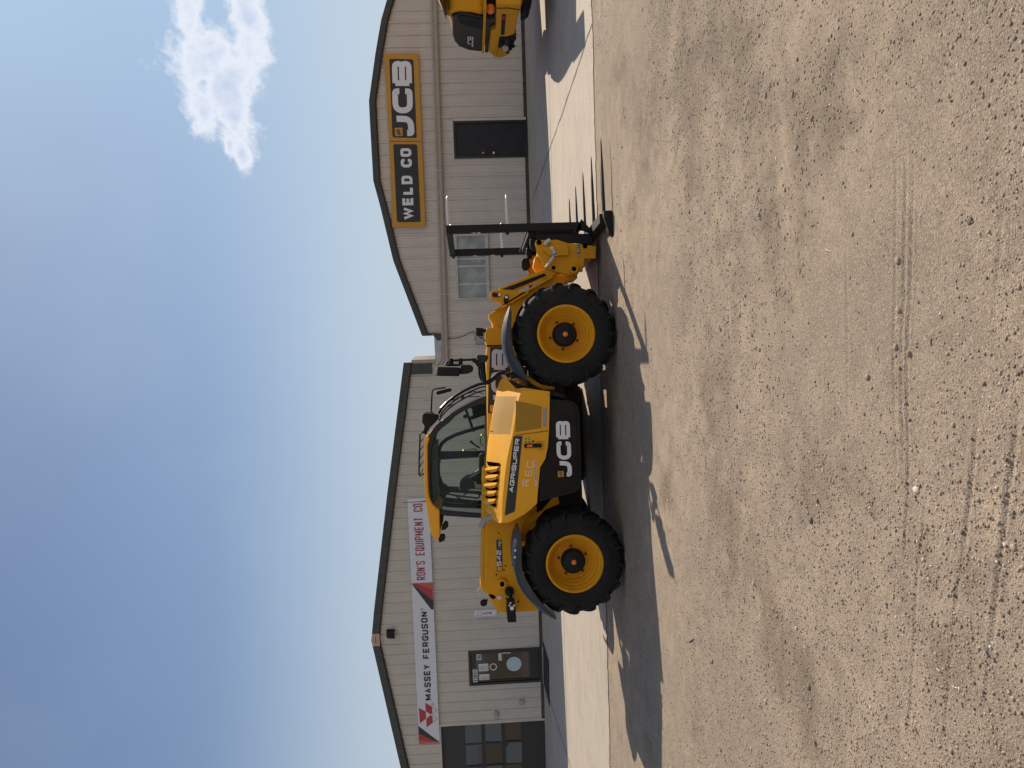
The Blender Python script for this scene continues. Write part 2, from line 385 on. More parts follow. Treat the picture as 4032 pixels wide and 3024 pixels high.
def strokes(ch, w, h, t, rad):
    out = []
    ww = max(0, w*NARROW.get(ch, 1.0) - t) if NARROW.get(ch, 1.0) > 0 else 0
    for st in GL[ch]:
        pts = []
        src = [(p[0]*ww+t/2, p[1]*(h-t)+t/2, p[2] if len(p) > 2 else 0) for p in st]
        for k, (a, b, rr) in enumerate(src):
            if rr and 0 < k < len(src)-1:
                p = Vector((a, b)); q0 = Vector(src[k-1][:2]); q1 = Vector(src[k+1][:2])
                L = min(rad*rr, (q0-p).length*.5, (q1-p).length*.5)
                A_ = p+(q0-p).normalized()*L; B_ = p+(q1-p).normalized()*L
                for i in range(6):
                    s_ = i/5; pts.append(A_*(1-s_)**2 + p*2*s_*(1-s_) + B_*s_**2)
            else: pts.append(Vector((a, b)))
        out.append(pts)
    adv = ww + t
    return out, adv
def lettering(mb, text, org, dx, up, h, w, t, gap, nrm, space=None, rad=None):
    """flat stroke letters; org/dx/up/nrm are 3D, dx and up unit-ish"""
    org, dx, up, nrm = Vector(org), Vector(dx), Vector(up), Vector(nrm); rad = rad if rad else t*1.1; x = 0
    lay = 0
    for ch in text:
        if ch == ' ': x += space or w*.6; continue
        sts, adv = strokes(ch, w, h, t, rad)
        for pts in sts:
            lay = (lay+1) % 4
            clean = [pts[0]]
            for p in pts[1:]:
                if (p-clean[-1]).length > 1e-6: clean.append(p)
            pts = clean; vs = []; n = len(pts)
            for k, p in enumerate(pts):
                d0 = (p-pts[k-1]).normalized() if k > 0 else None; d1 = (pts[k+1]-p).normalized() if k < n-1 else None
                if d0 is None: d0 = d1
                if d1 is None: d1 = d0
                n0 = Vector((-d0.y, d0.x)); n1 = Vector((-d1.y, d1.x)); mm = (n0+n1)
                mm = n0 if mm.length < 1e-3 else mm.normalized()
                sc = min(2.2, 1/max(.2, mm.dot(n0)))
                for sg in (1, -1):
                    q = p + mm*(sg*t/2*sc)
                    q.y = min(max(q.y, -0.02*h), h*1.02) if ch in 'AMNWV' else q.y
                    vs.append(org + dx*(q.x+x) + up*q.y + nrm*(lay*.0012))
            mb.add(vs, [[2*k, 2*k+1, 2*k+3, 2*k+2] for k in range(n-1)])
        x += adv + gap
    return x - gap
def width_of(text, h, w, t, gap, space=None):
    x = 0
    for ch in text:
        if ch == ' ': x += space or w*.6; continue
        x += strokes(ch, w, h, t, t)[1] + gap
    return x - gap
def fit(mb, text, a, b, h, t, gap, nrm, up=None, space=None, rad=None):
    """letters from point a (lower left) to b (lower right), height h"""
    a, b = Vector(a), Vector(b); L = (b-a).length; d = (b-a).normalized(); nrm = Vector(nrm).normalized()
    up = Vector(up).normalized() if up is not None else d.cross(nrm).normalized()*-1
    if up.z < 0: up = -up
    lo, hi = t*1.01, h*4
    for _ in range(40):
        m_ = (lo+hi)/2
        if width_of(text, h, m_, t, gap, space) < L: lo = m_
        else: hi = m_
    return lettering(mb, text, a, d, up, h, lo, t, gap, nrm, space, rad)

# ------------------------------------------------------------------ ground
APD = Vector((Gd(12, 985, 1300) - Gd(13, 1045, 0))).normalized()    # direction of the slab edge
AP0 = Gd(13, 1060, 600)
def edgeY(x): return AP0.y + (x-AP0.x)*APD.y/APD.x
nrg = np.random.default_rng(3)
def vnoise(x, y, sc, seed):
    g = np.random.default_rng(seed).random((257, 257)); xs = (x*sc) % 256; ys = (y*sc) % 256
    xi = xs.astype(int); yi = ys.astype(int); fx = xs-xi; fy = ys-yi
    fx = fx*fx*(3-2*fx); fy = fy*fy*(3-2*fy)
    return (g[xi, yi]*(1-fx)+g[xi+1, yi]*fx)*(1-fy)+(g[xi, yi+1]*(1-fx)+g[xi+1, yi+1]*fx)*fy
BLOBS = [(1.1, 4.6, .45, .28), (.75, 4.95, .5, .28), (.25, 5.4, .7, .25), (-.6, 5.65, .8, .2), (2.35, 5.9, .55, .6), (1.9, 5.1, .4, .3), (1.6, 6.3, .6, .35), (-1.78, 4.5, .32, .3), (-.9, 7.0, .5, .25), (1.25, 3.9, .3, .2), (2.6, 7.2, .7, .5), (3.4, 6.6, .8, .8)]
def debris(x, y):
    q = 0*x
    for bx_, by_, sx_, sy_ in BLOBS: q = np.maximum(q, np.exp(-((x-bx_)/(sx_*1.5))**2-((y-by_)/(sy_*1.5))**2))
    nn = vnoise(x+60, y+60, 1.7, 41)*.46+vnoise(x+60, y+60, 5.3, 42)*.30+vnoise(x+60, y+60, 17, 43)*.17+vnoise(x+60, y+60, 46, 44)*.07
    return np.clip((q*.42 + nn*1.35 - .82)*2.4, 0, 1)
TRK = [(Gd(0, *a_), Gd(0, *b_), w, am, c) for a_, b_, w, am, c in [
    ((3529, 500), (3529, 2000), .008, .007, 0), ((3568, 480), (3556, 1960), .009, .010, 1), ((3600, 560), (3566, 2300), .009, .010, -1),
    ((3865, 1600), (3790, 2300), .012, .011, 1), ((4025, 1560), (3880, 2900), .012, .012, -1), ((3960, 720), (3905, 1500), .011, .010, 1),
    ((3810, 2100), (3700, 3000), .010, .009, 0), ((3100, 600), (3090, 1400), .010, .006, 0), ((3060, 480), (3150, 900), .008, .006, 0), ((2710, 700), (2720, 1500), .014, .006, 0), ((3340, 900), (3345, 1800), .010, .005, 0), ((3650, 1900), (3560, 3000), .009, .008, 1)]]
def gheight(x, y):
    h = (vnoise(x+50, y+50, .6, 1)-.5)*.030 + (vnoise(x+50, y+50, 2.3, 2)-.5)*.012 + (vnoise(x+50, y+50, 7, 4)-.5)*.004
    rough = np.clip((vnoise(x+80, y+20, .45, 9)-.3)*2, .25, 1.0)*(.6+.7*debris(x, y))
    h += ((vnoise(x+50, y+50, 19, 5)-.5)*.005 + (vnoise(x+50, y+50, 61, 6)-.5)*.006)*rough
    for (p0, p1, wd, amp, chev) in TRK:
        dx_, dy_ = p1.x-p0.x, p1.y-p0.y; L_ = math.hypot(dx_, dy_); tt_ = ((x-p0.x)*dx_+(y-p0.y)*dy_)/L_
        d = ((x-p0.x)*dy_-(y-p0.y)*dx_)/L_ + .012*(vnoise(x+40, y+40, 2.0, 15)-.5)
        m = np.clip(np.minimum(tt_, L_-tt_)/.25, 0, 1)*(.25+.75*np.clip(vnoise(x+9, y+33, 2.2, 12)*2.0-.3, 0, 1))
        amp = amp*.65
        h -= amp*m*np.exp(-(d/wd)**2); h += amp*.45*m*np.exp(-((np.abs(d)-wd*1.9)/(wd*.8))**2)
        if chev:
            c_ = np.sin(2*math.pi*(tt_/.085 + d*3.2*chev)); mm = np.clip(-d*chev/.02, 0, 1)*np.clip((.16+d*chev)/.04, 0, 1)*np.clip(vnoise(x+70, y+12, 3.1, 16)*2.5-.9, 0, 1)
            h -= .0045*m*mm*np.clip(c_*1.6-.9, 0, 1)
    near = np.clip((edgeY(x)-y)/.5, 0, 1)
    return h*(.15+.85*near) - (1-near)*.004
ys = [1.3]
while ys[-1] < 12.2: ys.append(ys[-1] + max(.010, .0034*ys[-1]))
ys = np.array(ys); NX = 760
tt = np.linspace(-1, 1, NX)
XX = np.outer(np.clip(.62*ys+1.0, 0, 9), tt); YY = np.repeat(ys[:, None], NX, 1)
ZZ = gheight(XX, YY)
fade = np.clip((1-np.abs(tt))*12, 0, 1)[None, :]*np.clip((ys-1.3)*3, 0, 1)[:, None]; ZZ = ZZ*fade
me = bpy.data.meshes.new('ground')
V_ = np.stack([XX, YY, ZZ], -1).reshape(-1, 3)
ny = len(ys); a = (np.arange(ny-1)[:, None]*NX+np.arange(NX-1)[None, :]).ravel()
Fq = np.stack([a, a+1, a+NX+1, a+NX], 1)
# the far sheet: the rest of the yard out to the horizon, slightly below
big = [(-900, -900, -.03), (900, -900, -.03), (900, 1500, -.03), (-900, 1500, -.03)]
nb = len(V_); V_ = np.vstack([V_, np.array(big)]); 
me.vertices.add(len(V_)); me.vertices.foreach_set('co', V_.ravel())
nF = len(Fq)+1; me.loops.add(nF*4); me.polygons.add(nF)
li = np.concatenate([Fq.ravel(), np.array([nb, nb+1, nb+2, nb+3])])
me.loops.foreach_set('vertex_index', li); me.polygons.foreach_set('loop_start', np.arange(nF)*4); me.polygons.foreach_set('loop_total', np.full(nF, 4))
me.polygons.foreach_set('use_smooth', np.ones(nF, bool)); me.update(); me.validate()
gm = bpy.data.materials.new('dirt_and_gravel'); gm.use_nodes = True
n, l = gm.node_tree.nodes, gm.node_tree.links; b = n['Principled BSDF']; b.inputs['Roughness'].default_value = .95; b.inputs['Specular IOR Level'].default_value = .2
t = n.new('ShaderNodeTexCoord')
def gn(sc, det=6, ro=.6, src=t.outputs['Object']):
    z = n.new('ShaderNodeTexNoise'); z.inputs['Scale'].default_value = sc; z.inputs['Detail'].default_value = det; z.inputs['Roughness'].default_value = ro
    l.new(src, z.inputs['Vector']); return z.outputs['Fac']
def gmr(v, a, b_, c=0, d=1):
    r = n.new('ShaderNodeMapRange'); l.new(v, r.inputs['Value'])
    for k, q in zip(('From Min', 'From Max', 'To Min', 'To Max'), (a, b_, c, d)): r.inputs[k].default_value = q
    return r.outputs[0]
def gmix(f_, a, b_):
    x = n.new('ShaderNodeMix'); x.data_type = 'RGBA'
    if isinstance(f_, float): x.inputs['Factor'].default_value = f_
    else: l.new(f_, x.inputs['Factor'])
    for i, q in ((6, a), (7, b_)):
        if isinstance(q, tuple): x.inputs[i].default_value = (*q, 1)
        else: l.new(q, x.inputs[i])
    return x.outputs[2]
c1 = gmix(gmr(gn(.45, 5), .40, .60), (.385, .305, .228), (.285, .236, .182))
c2 = gmix(gmr(gn(5, 8, .62), .36, .76), c1, (.235, .192, .148))
vo = n.new('ShaderNodeTexVoronoi'); vo.inputs['Scale'].default_value = 135; l.new(t.outputs['Object'], vo.inputs['Vector'])
hs = n.new('ShaderNodeSeparateColor'); l.new(vo.outputs['Color'], hs.inputs[0])
grain = gmr(hs.outputs[0], 0, 1, 0, 1)
c3 = gmix(gmr(grain, .80, .86, 0, .5), c2, (.46, .38, .31))
c4 = gmix(gmr(grain, .14, .08, 0, .5), c3, (.10, .085, .075))
at2 = n.new('ShaderNodeAttribute'); at2.attribute_name = 'debris'
c4 = gmix(gmr(at2.outputs['Fac'], 0, 1, 0, .62), c4, (.150, .120, .088))
l.new(c4, b.inputs['Base Color'])
vd = n.new('ShaderNodeTexVoronoi'); vd.inputs['Scale'].default_value = 115; l.new(t.outputs['Object'], vd.inputs['Vector'])
bsum = n.new('ShaderNodeMath'); bsum.operation = 'ADD'; l.new(gmr(gn(160, 4), 0, 1, 0, .6), bsum.inputs[0]); l.new(gmr(vd.outputs['Distance'], 0, .7, .45, 0), bsum.inputs[1])
bn = n.new('ShaderNodeBump'); bn.inputs['Strength'].default_value = .75; bn.inputs['Distance'].default_value = .006
l.new(bsum.outputs[0], bn.inputs['Height']); l.new(bn.outputs[0], b.inputs['Normal'])
me.materials.append(gm)
at_ = me.attributes.new('debris', 'FLOAT', 'POINT'); at_.data.foreach_set('value', np.concatenate([debris(XX, YY).ravel()*fade.ravel(), np.zeros(len(V_)-ny*NX)]).astype(np.float32))
go = bpy.data.objects.new('ground', me); col.objects.link(go); tag(go, kind='structure')

# loose stones: nobody could count them
def ico(sub):
    bm = bmesh.new(); bmesh.ops.create_icosphere(bm, subdivisions=sub, radius=1); bm.verts.index_update()
    v = np.array([x.co[:] for x in bm.verts]); f_ = np.array([[q.index for q in x.verts] for x in bm.faces]); bm.free(); return v, f_
def scatter(N, sub, s0, s1, ymax, seed, pw=3.0, big=False):
    g = np.random.default_rng(seed); v, f_ = ico(sub)
    y = 1.9 + (ymax-1.9)*g.random(N)**(1.35); x = (g.random(N)*2-1)*(.56*y+.5)
    band = np.exp(-((y-5.0-.25*x)/.9)**2)*.45 + np.clip((x-1.2)*.35, 0, .5)*np.clip((7.5-y), 0, 1)*np.clip(y-3.6, 0, 1)
    band = band + debris(x, y)*.35
    keep = vnoise(x+31, y+57, .9 if big else .7, 20)*.95+g.random(N)*.5 + band > (.90 if big else .70)
    over = y-edgeY(x); keep &= (over < 0) | (g.random(N) < .5*np.exp(-over/.35))
    x, y = x[keep], y[keep]; N = len(x)
    s = s0 + (s1-s0)*g.random(N)**pw
    sc = s[:, None]*np.stack([.7+.6*g.random(N), .7+.6*g.random(N), .40+.35*g.random(N)], 1)
    th = g.random(N)*2*math.pi; c, s_ = np.cos(th), np.sin(th)
    base = v[None]*(1+.28*(g.random((N, len(v), 1))-.5))*sc[:, None]
    X = base[..., 0]*c[:, None]-base[..., 1]*s_[:, None]+x[:, None]; Y = base[..., 0]*s_[:, None]+base[..., 1]*c[:, None]+y[:, None]
    Z = base[..., 2]+(np.where(y > edgeY(x), .006, gheight(x, y))+sc[:, 2]*.12)[:, None]
    VV = np.stack([X, Y, Z], -1).reshape(-1, 3); FF = (f_[None]+(np.arange(N)*len(v))[:, None, None]).reshape(-1, 3)
    return VV, FF
parts = [scatter(3400, 2, .0045, .017, 11.2, 11, 4.5, True), scatter(110000, 1, .0020, .0085, 11.2, 12, 3.2), scatter(15000, 1, .0016, .0042, 5.0, 13, 2)]
off = 0; VS, FS = [], []
for v, f_ in parts: VS.append(v); FS.append(f_+off); off += len(v)
VS = np.vstack(VS); FS = np.vstack(FS)
me = bpy.data.meshes.new('pebbles'); me.vertices.add(len(VS)); me.vertices.foreach_set('co', VS.ravel())
me.loops.add(len(FS)*3); me.polygons.add(len(FS)); me.loops.foreach_set('vertex_index', FS.ravel())
me.polygons.foreach_set('loop_start', np.arange(len(FS))*3); me.polygons.foreach_set('loop_total', np.full(len(FS), 3)); me.polygons.foreach_set('use_smooth', np.ones(len(FS), bool)); me.update()
pm = bpy.data.materials.new('pebble'); pm.use_nodes = True; n2, l2 = pm.node_tree.nodes, pm.node_tree.links
gg = n2.new('ShaderNodeNewGeometry'); cr = n2.new('ShaderNodeValToRGB'); l2.new(gg.outputs['Random Per Island'], cr.inputs[0])
e = cr.color_ramp.elements; e[0].position = 0; e[0].color = (.12, .10, .085, 1); e[1].position = 1; e[1].color = (.48, .40, .33, 1)
for p_, c_ in ((.18, (.17, .14, .12)), (.35, (.27, .215, .17)), (.6, (.33, .26, .205)), (.85, (.36, .29, .235))):
    q = e.new(p_); q.color = (*c_, 1)
q = e.new(.95); q.color = (.40, .33, .27, 1); e[-1].color = (.68, .60, .50, 1)
l2.new(cr.outputs[0], n2['Principled BSDF'].inputs['Base Color']); n2['Principled BSDF'].inputs['Roughness'].default_value = .8
me.materials.append(pm); po = bpy.data.objects.new('gravel', me); col.objects.link(po); tag(po, 'loose pebbles and small stones strewn over the sandy yard', 'gravel', kind='stuff')

# straw and bark litter in the darker patches
g = np.random.default_rng(77); N = 5200; y = 2.6+6*g.random(N); x = (g.random(N)*2-1)*.55*y; kp = debris(x, y)*.9+.05 > g.random(N); x, y = x[kp], y[kp]; N = len(x)
L = .004+.014*g.random(N)**2; wdt = .0010+.0016*g.random(N); th = g.random(N)*math.pi; zz = gheight(x, y)+.004
c_, s_ = np.cos(th), np.sin(th); dz = (g.random(N)-.5)*.008; P4 = []
for a_, b_ in ((-1, -1), (1, -1), (1, 1), (-1, 1)):
    P4.append(np.stack([x+a_*L*c_-b_*wdt*s_, y+a_*L*s_+b_*wdt*c_, zz+a_*dz+.0005*b_], 1))
P5 = [p_-np.array([0, 0, .0025]) for p_ in P4]
VV = np.stack(P4+P5, 1).reshape(-1, 3); bs = (np.arange(N)*8)[:, None, None]; ff = (np.array([[0, 1, 2, 3], [7, 6, 5, 4], [0, 4, 5, 1], [1, 5, 6, 2], [2, 6, 7, 3], [3, 7, 4, 0]])[None]+bs).reshape(-1, 4)
me = bpy.data.meshes.new('straw_litter'); me.from_pydata(VV.tolist(), [], ff.tolist()); me.update()
lm = pm.copy(); lm.name = 'straw'; rp_ = [q for q in lm.node_tree.nodes if q.type == 'VALTORGB'][0].color_ramp
for q in rp_.elements: q.color = (min(1, q.color[0]*1.25), q.color[1]*1.15, q.color[2]*.9, 1)
me.materials.append(lm); lo_ = bpy.data.objects.new('straw_litter', me); col.objects.link(lo_); tag(lo_, 'bits of straw and bark scattered in the darker dirt patches', 'straw litter', kind='stuff')

# concrete apron
cm = bpy.data.materials.new('concrete'); cm.use_nodes = True; n, l = cm.node_tree.nodes, cm.node_tree.links
b = n['Principled BSDF']; b.inputs['Roughness'].default_value = .9; t = n.new('ShaderNodeTexCoord')
c1 = gmix(gmr(gn(.35, 5, .6, t.outputs['Object']), .35, .65), (.46, .40, .33), (.40, .352, .30))
c2 = gmix(gmr(gn(7, 9, .75, t.outputs['Object']), .50, .72), c1, (.36, .315, .265))
c3 = gmix(gmr(gn(22, 6, .75, t.outputs['Object']), .56, .68, 0, .7), c2, (.22, .19, .16))
c3 = gmix(gmr(gn(1.6, 7, .7, t.outputs['Object']), .48, .66, 0, .5), c3, (.30, .26, .215))
mp = n.new('ShaderNodeMapping'); mp.inputs['Scale'].default_value = (.5, 4, 1); l.new(t.outputs['Object'], mp.inputs[0])
c4 = gmix(gmr(gn(1.2, 7, .6, mp.outputs[0]), .50, .72, 0, .55), c3, (.30, .27, .23))
c4 = gmix(gmr(gn(14, 8, .8, mp.outputs[0]), .60, .70, 0, .5), c4, (.20, .175, .15))
l.new(c4, b.inputs['Base Color'])
bn = n.new('ShaderNodeBump'); bn.inputs['Strength'].default_value = .3; bn.inputs['Distance'].default_value = .006; l.new(gn(90, 6, .7, t.outputs['Object']), bn.inputs['Height']); l.new(bn.outputs[0], b.inputs['Normal'])
M['concrete'] = cm
mb = MB()
# slab edge slightly ragged where dirt laps over it
xs = np.arange(-30, 30.01, .06); z0 = .006
front = [(x, edgeY(x)+.05*(vnoise(np.array([x+60]), np.array([3.]), 3, 31)[0]-.5)+.05*(vnoise(np.array([x+60]), np.array([3.]), 13, 32)[0]-.5), z0) for x in xs]
def wallY(x, o=0): return DW - o/math.cos(PSI) - x*math.tan(PSI)
back = [(x, wallY(x)+.3, z0) for x in xs]; k = len(xs)
mb.add(front+back, [[i, i+1, k+i+1, k+i] for i in range(k-1)])
ap = mb.build('concrete_apron', 'concrete'); tag(ap, kind='structure')
# joints in the slab
mb = MB()
def strip(p, q, w0, z, jag=.006, nseg=60, seed=0):
    p, q = Vector(p), Vector(q); d = (q-p).normalized(); nn_ = Vector((-d.y, d.x, 0)); rr = random.Random(seed); vs = []
    wob = 0
    for i in range(nseg+1):
        wob = wob*.85 + rr.uniform(-jag, jag); c = p.lerp(q, i/nseg)+nn_*wob; ww = w0*rr.uniform(.5, 1.3)/2
        vs += [(*(c+nn_*ww)[:2], z), (*(c-nn_*ww)[:2], z)]
    mb.add(vs, [[2*i, 2*i+1, 2*i+3, 2*i+2] for i in range(nseg)])
J1 = Gd(13, 535, 1650); J2 = Gd(12, 553, 400)
jd = (J1-J2).normalized(); strip(J2-jd*18, J1+jd*14, .022, .0100)
a = Gd(13, 1050, 310); c = Gd(4, 945, 790); strip(a, c, .04, .0100, .012, 90, 3)
a = Gd(12, 410, 880); c = Gd(12, 535, 1280); jd2 = (c-a).normalized(); strip(a-jd2*1.0, c+jd2*5.5, .03, .0104, .008, 80, 4)
jt = mb.build('slab_joints', 'stain'); tag(jt, kind='structure')

# ------------------------------------------------------------------ buildings
def poly_roof(pts):
    pts = sorted(pts)
    def f_(s):
        if s <= pts[0][0]: i = 0
        elif s >= pts[-1][0]: i = len(pts)-2
        else: i = max(k for k in range(len(pts)-1) if pts[k][0] <= s)
        (a, za), (b_, zb) = pts[i], pts[i+1]; return za+(zb-za)*(s-a)/(b_-a)
    return f_
RIB = .305
def corrugated(mb, s0, s1, roof, opens, phase, zb=.10):
    prof = []; s = s0
    k = math.floor((s0-phase)/RIB)
    while phase+k*RIB < s1+RIB:
        c = phase+k*RIB
        prof += [(c-.036, 0), (c-.018, -.034), (c+.018, -.034), (c+.036, 0), (c+.098, 0), (c+.106, -.006), (c+.124, -.006), (c+.132, 0), (c+.173, 0), (c+.181, -.006), (c+.199, -.006), (c+.207, 0)]
        k += 1
    br = sorted({v for o in opens for v in (o[0], o[1])} | {p[0] for p in roof[1]})
    P_ = [p for p in prof if s0 < p[0] < s1]
    def off_(s):
        for (a, oa), (b_, ob) in zip(prof, prof[1:]):
            if a <= s <= b_: return oa+(ob-oa)*(s-a)/max(1e-9, b_-a)
        return 0
    P_ += [(v, off_(v)) for v in br+[s0, s1] if s0 <= v <= s1]; P_.sort()
    for (a, oa), (b_, ob) in zip(P_, P_[1:]):
        if b_-a < 1e-5: continue
        mid = (a+b_)/2; iv = [(zb, None)]
        cuts = sorted([(o[2], o[3]) for o in opens if o[0]-1e-6 < mid < o[1]+1e-6])
        z = zb; segs = []
        for c0, c1_ in cuts:
            if c0 > z: segs.append((z, c0, False))
            z = c1_
        segs.append((z, None, True))
        for za, zc, top in segs:
            ta, tb = (roof[0](a), roof[0](b_)) if top else (zc, zc)
            mb.add([(a, oa, za), (b_, ob, za), (b_, ob, tb), (a, oa, ta)], [[0, 1, 2, 3]])
def bld(name, label): 
    return empty(name, C0, -PSI, label=label, cat='building')
def rectW(reg, xa, xb, ya, yb, o=0):      # photo box -> s0,s1,z0,z1  (x down, y leftwards)
    xm, ym = (xa+xb)/2, (ya+yb)/2
    s1_ = W(reg, xm, ya, o)[0]; s0_ = W(reg, xm, yb, o)[0]; return s0_, s1_, W(reg, xb, ym, o)[1], W(reg, xa, ym, o)[1]

# -- left building
B1 = bld('metal_building', 'beige ribbed metal building with a long white sign, glass door and garage door')
rp = [W(6, 400, 1601), W(6, 141, 480), W(7, 205, 1659), W(7, 345, 420), W(11, 400, 785)]
rp = sorted(rp); sl0 = (rp[1][1]-rp[0][1])/(rp[1][0]-rp[0][0])
sA = W(11, 700, 795)[0]                       # right end of the left building
rp = [(rp[0][0]-6.0, rp[0][1]-6*sl0)] + rp
roof1 = (poly_roof(rp), rp)
dr = rectW(6, 985, 1630, 560, 865); gr = (W(10, 1500, 1659)[0]-3.0, W(10, 1500, 1040)[0], .02, W(10, 893, 1300)[1])
mb = MB(); ph1 = W(7, 840, 1120)[0]
corrugated(mb, rp[0][0], sA, roof1, [dr, gr], ph1)
mb.build('wall', 'siding', B1)
# jamb returns of the garage opening and door
mb = MB()
for x0, x1, z1 in ((gr[1]-.02, gr[1]+.03, gr[3]), (gr[0], gr[0]+.03, gr[3])): mb.box(x0, x1, -.04, .22, .0, z1)
mb.box(gr[0], gr[1]+.03, -.045, .22, gr[3], gr[3]+.05)
mb.build('jamb_trim', 'siding', B1)
# fascia along the roof line
def fascia(parent, pts, h, mats, out=.10, depth=14):
    mb = MB(); 
    for (a, za), (b_, zb) in zip(pts, pts[1:]):
        mb.mi = 0; mb.prism([(a, za-h), (b_, zb-h), (b_, zb), (a, za)], -out, -.02)
    mb.build('roof_trim', mats[0], parent)
    mb = MB()
    for (a, za), (b_, zb) in zip(pts, pts[1:]):
        mb.prism([(a, za-h-.035), (b_, zb-h-.035), (b_, zb-h+.004), (a, za-h+.004)], -out+.03, -.02)
    mb.build('trim_lip', mats[1], parent)
    mb = MB()
    for (a, za), (b_, zb) in zip(pts, pts[1:]):
        mb.prism([(a, za-.05), (b_, zb-.05), (b_, zb-.003), (a, za-.003)], -.02, depth)
    mb.build('roof', mats[0], parent)
apx = max(rp, key=lambda p: p[1])
fascia(B1, rp, .20, ('fascia', 'fascia2'))
mb = MB(); mb.box(sA-.02, sA+.0, .02, 14, 0, roof1[0](sA)-.06); mb.box(rp[0][0], rp[0][0]+.02, .02, 14, 0, rp[0][1]-.06); mb.box(rp[0][0]+.03, sA-.03, 14.1, 14.15, 0, 3.9)
mb.build('side_wall', 'siding', B1)
mb = MB(); mb.prism([(sA-.30, W(11, 700, 905)[1]-.3), (sA, W(11, 700, 905)[1]-.3), (sA, roof1[0](sA)-.24), (sA-.30, roof1[0](sA-.3)-.24)], -.055, -.032)
mb.build('corner_trim', 'fascia', B1)
mb = MB(); mb.box(sA, sA+.10, -.05, 1.5, W(11, 950, 800)[1], roof1[0](sA)-.22); mb.build('end_trim', 'gutter', B1)
mb = MB(); mb.box(rp[0][0], gr[0], -.02, .1, 0, .10); mb.box(gr[1]+.03, dr[0], -.02, .1, 0, .10); mb.box(dr[1], sA, -.02, .1, 0, .10); mb.build('foundation', 'conc_foot', B1)
for o_ in B1.children:                       # the building runs back square to the road, not to its front
    if o_.name.startswith(('side_wall', 'roof')) and not o_.name.startswith('roof_trim'):
        for v_ in o_.data.vertices:
            if v_.co.y > .05: v_.co.x -= .16*(v_.co.y-.02)
# apex plate with a red oval
s0_, s1_, za, zb = rectW(6, 143, 210, 432, 538, .1); mb = MB(); mb.box(s0_, s1_, -.125, -.101, za, zb); pl = mb.build('apex_plate', 'tan', B1, bevel=.008)
mb = MB(); cx, cz = (s0_+s1_)/2, (za+zb)/2
o_ = [(cx+math.cos(k/24*2*math.pi)*.155, cz+math.sin(k/24*2*math.pi)*.075) for k in range(24)]; i_ = [(cx+math.cos(k/24*2*math.pi)*.140, cz+math.sin(k/24*2*math.pi)*.062) for k in range(24)]
mb.ring(o_, i_, -.129, -.1255); mb.box(cx-.09, cx+.09, -.128, -.1255, cz-.018, cz+.018); mb.build('oval_mark', 'red', pl)

# glass door
s0_, s1_, za, zb = dr; DY = -.04
mb = MB(); fw = .07
mb.ring([(s0_, .03), (s1_, .03), (s1_, zb), (s0_, zb)], [(s0_+fw, .12), (s1_-fw, .12), (s1_-fw, zb-fw), (s0_+fw, zb-fw)], DY, .08)
dfo = mb.build('door', 'bronze', B1, bevel=.006)
mb = MB(); gi = (s0_+fw, s1_-fw, .12, zb-fw)
mb.ring([(gi[0]+.005, .125), (gi[1]-.005, .125), (gi[1]-.005, gi[3]-.005), (gi[0]+.005, gi[3]-.005)], [(gi[0]+.06, .38), (gi[1]-.06, .38), (gi[1]-.06, gi[3]-.14), (gi[0]+.06, gi[3]-.14)], .0, .045)
mb.build('door_frame', 'bronze', dfo, bevel=.005)
mb = MB(); mb.box(gi[0]+.05, gi[1]-.05, .02, .028, .37, gi[3]-.13); mb.build('pane', 'darkglass', dfo)
mb = MB(); hx, hz = W(6, 1310, 590); mb.tube([(hx, -.0, hz+.12), (hx, -.07, hz+.12), (hx, -.07, hz-.12), (hx, 0, hz-.12)], .012); mb.build('handle', 'steel', dfo)
mb = MB()
for (xa, xb, ya, yb) in ((1055, 1095, 602, 662), (1072, 1157, 695, 760), (1078, 1165, 787, 850), (1245, 1275, 603, 665), (1285, 1365, 578, 592), (1262, 1272, 598, 668)):
    q = rectW(6, xa, xb, ya, yb); mb.box(q[0], q[1], .010, .016, q[2], q[3])
nt = mb.build('paper_notice', 'paper', dfo)
mb = MB()
for (xa, xb, ya, yb) in ((1078, 1152, 700, 755), (1085, 1160, 793, 845), (1060, 1090, 607, 657)):
    q = rectW(6, xa, xb, ya, yb); nl = 7
    for i in range(nl):
        z = q[2]+(q[3]-q[2])*(i+.5)/nl; mb.box(q[0]+.01, q[1]-.01-rnd.random()*.05, .007, .0095, z-.004, z+.004)
mb.build('notice_print', 'ink', dfo)
q = rectW(6, 1022, 1061, 743, 855); mb = MB(); mb.box(q[0], q[1], .0, -.006, q[2], q[3]); hn = mb.build('number_plate', 'paper', dfo)
mb = MB(); fit(mb, '33894', (q[0]+.015, -.009, q[2]+.015), (q[1]-.015, -.009, q[2]+.015), q[3]-q[2]-.03, .016, .018, (0, -1, 0)); mb.build('house_number', 'ink', dfo)
c = W(6, 1380, 697); mb = MB(); mb.disc(c, .215, .008, .015, 32); mb.build('disc_sticker', 'paleblue', dfo)
c = W(6, 1200, 722); mb = MB(); o_ = [(c[0]+math.cos(k/28*2*math.pi)*.105, c[1]+math.sin(k/28*2*math.pi)*.105) for k in range(28)]; i_ = [(c[0]+math.cos(k/28*2*math.pi)*.078, c[1]+math.sin(k/28*2*math.pi)*.078) for k in range(28)]
mb.ring(o_, i_, .006, .015); mb.build('ring_sticker', 'paper', dfo)
mb = MB(); mb.box(s0_-.02, s1_+.02, -.10, .1, .006, .03); mb.build('threshold', 'alu', dfo)

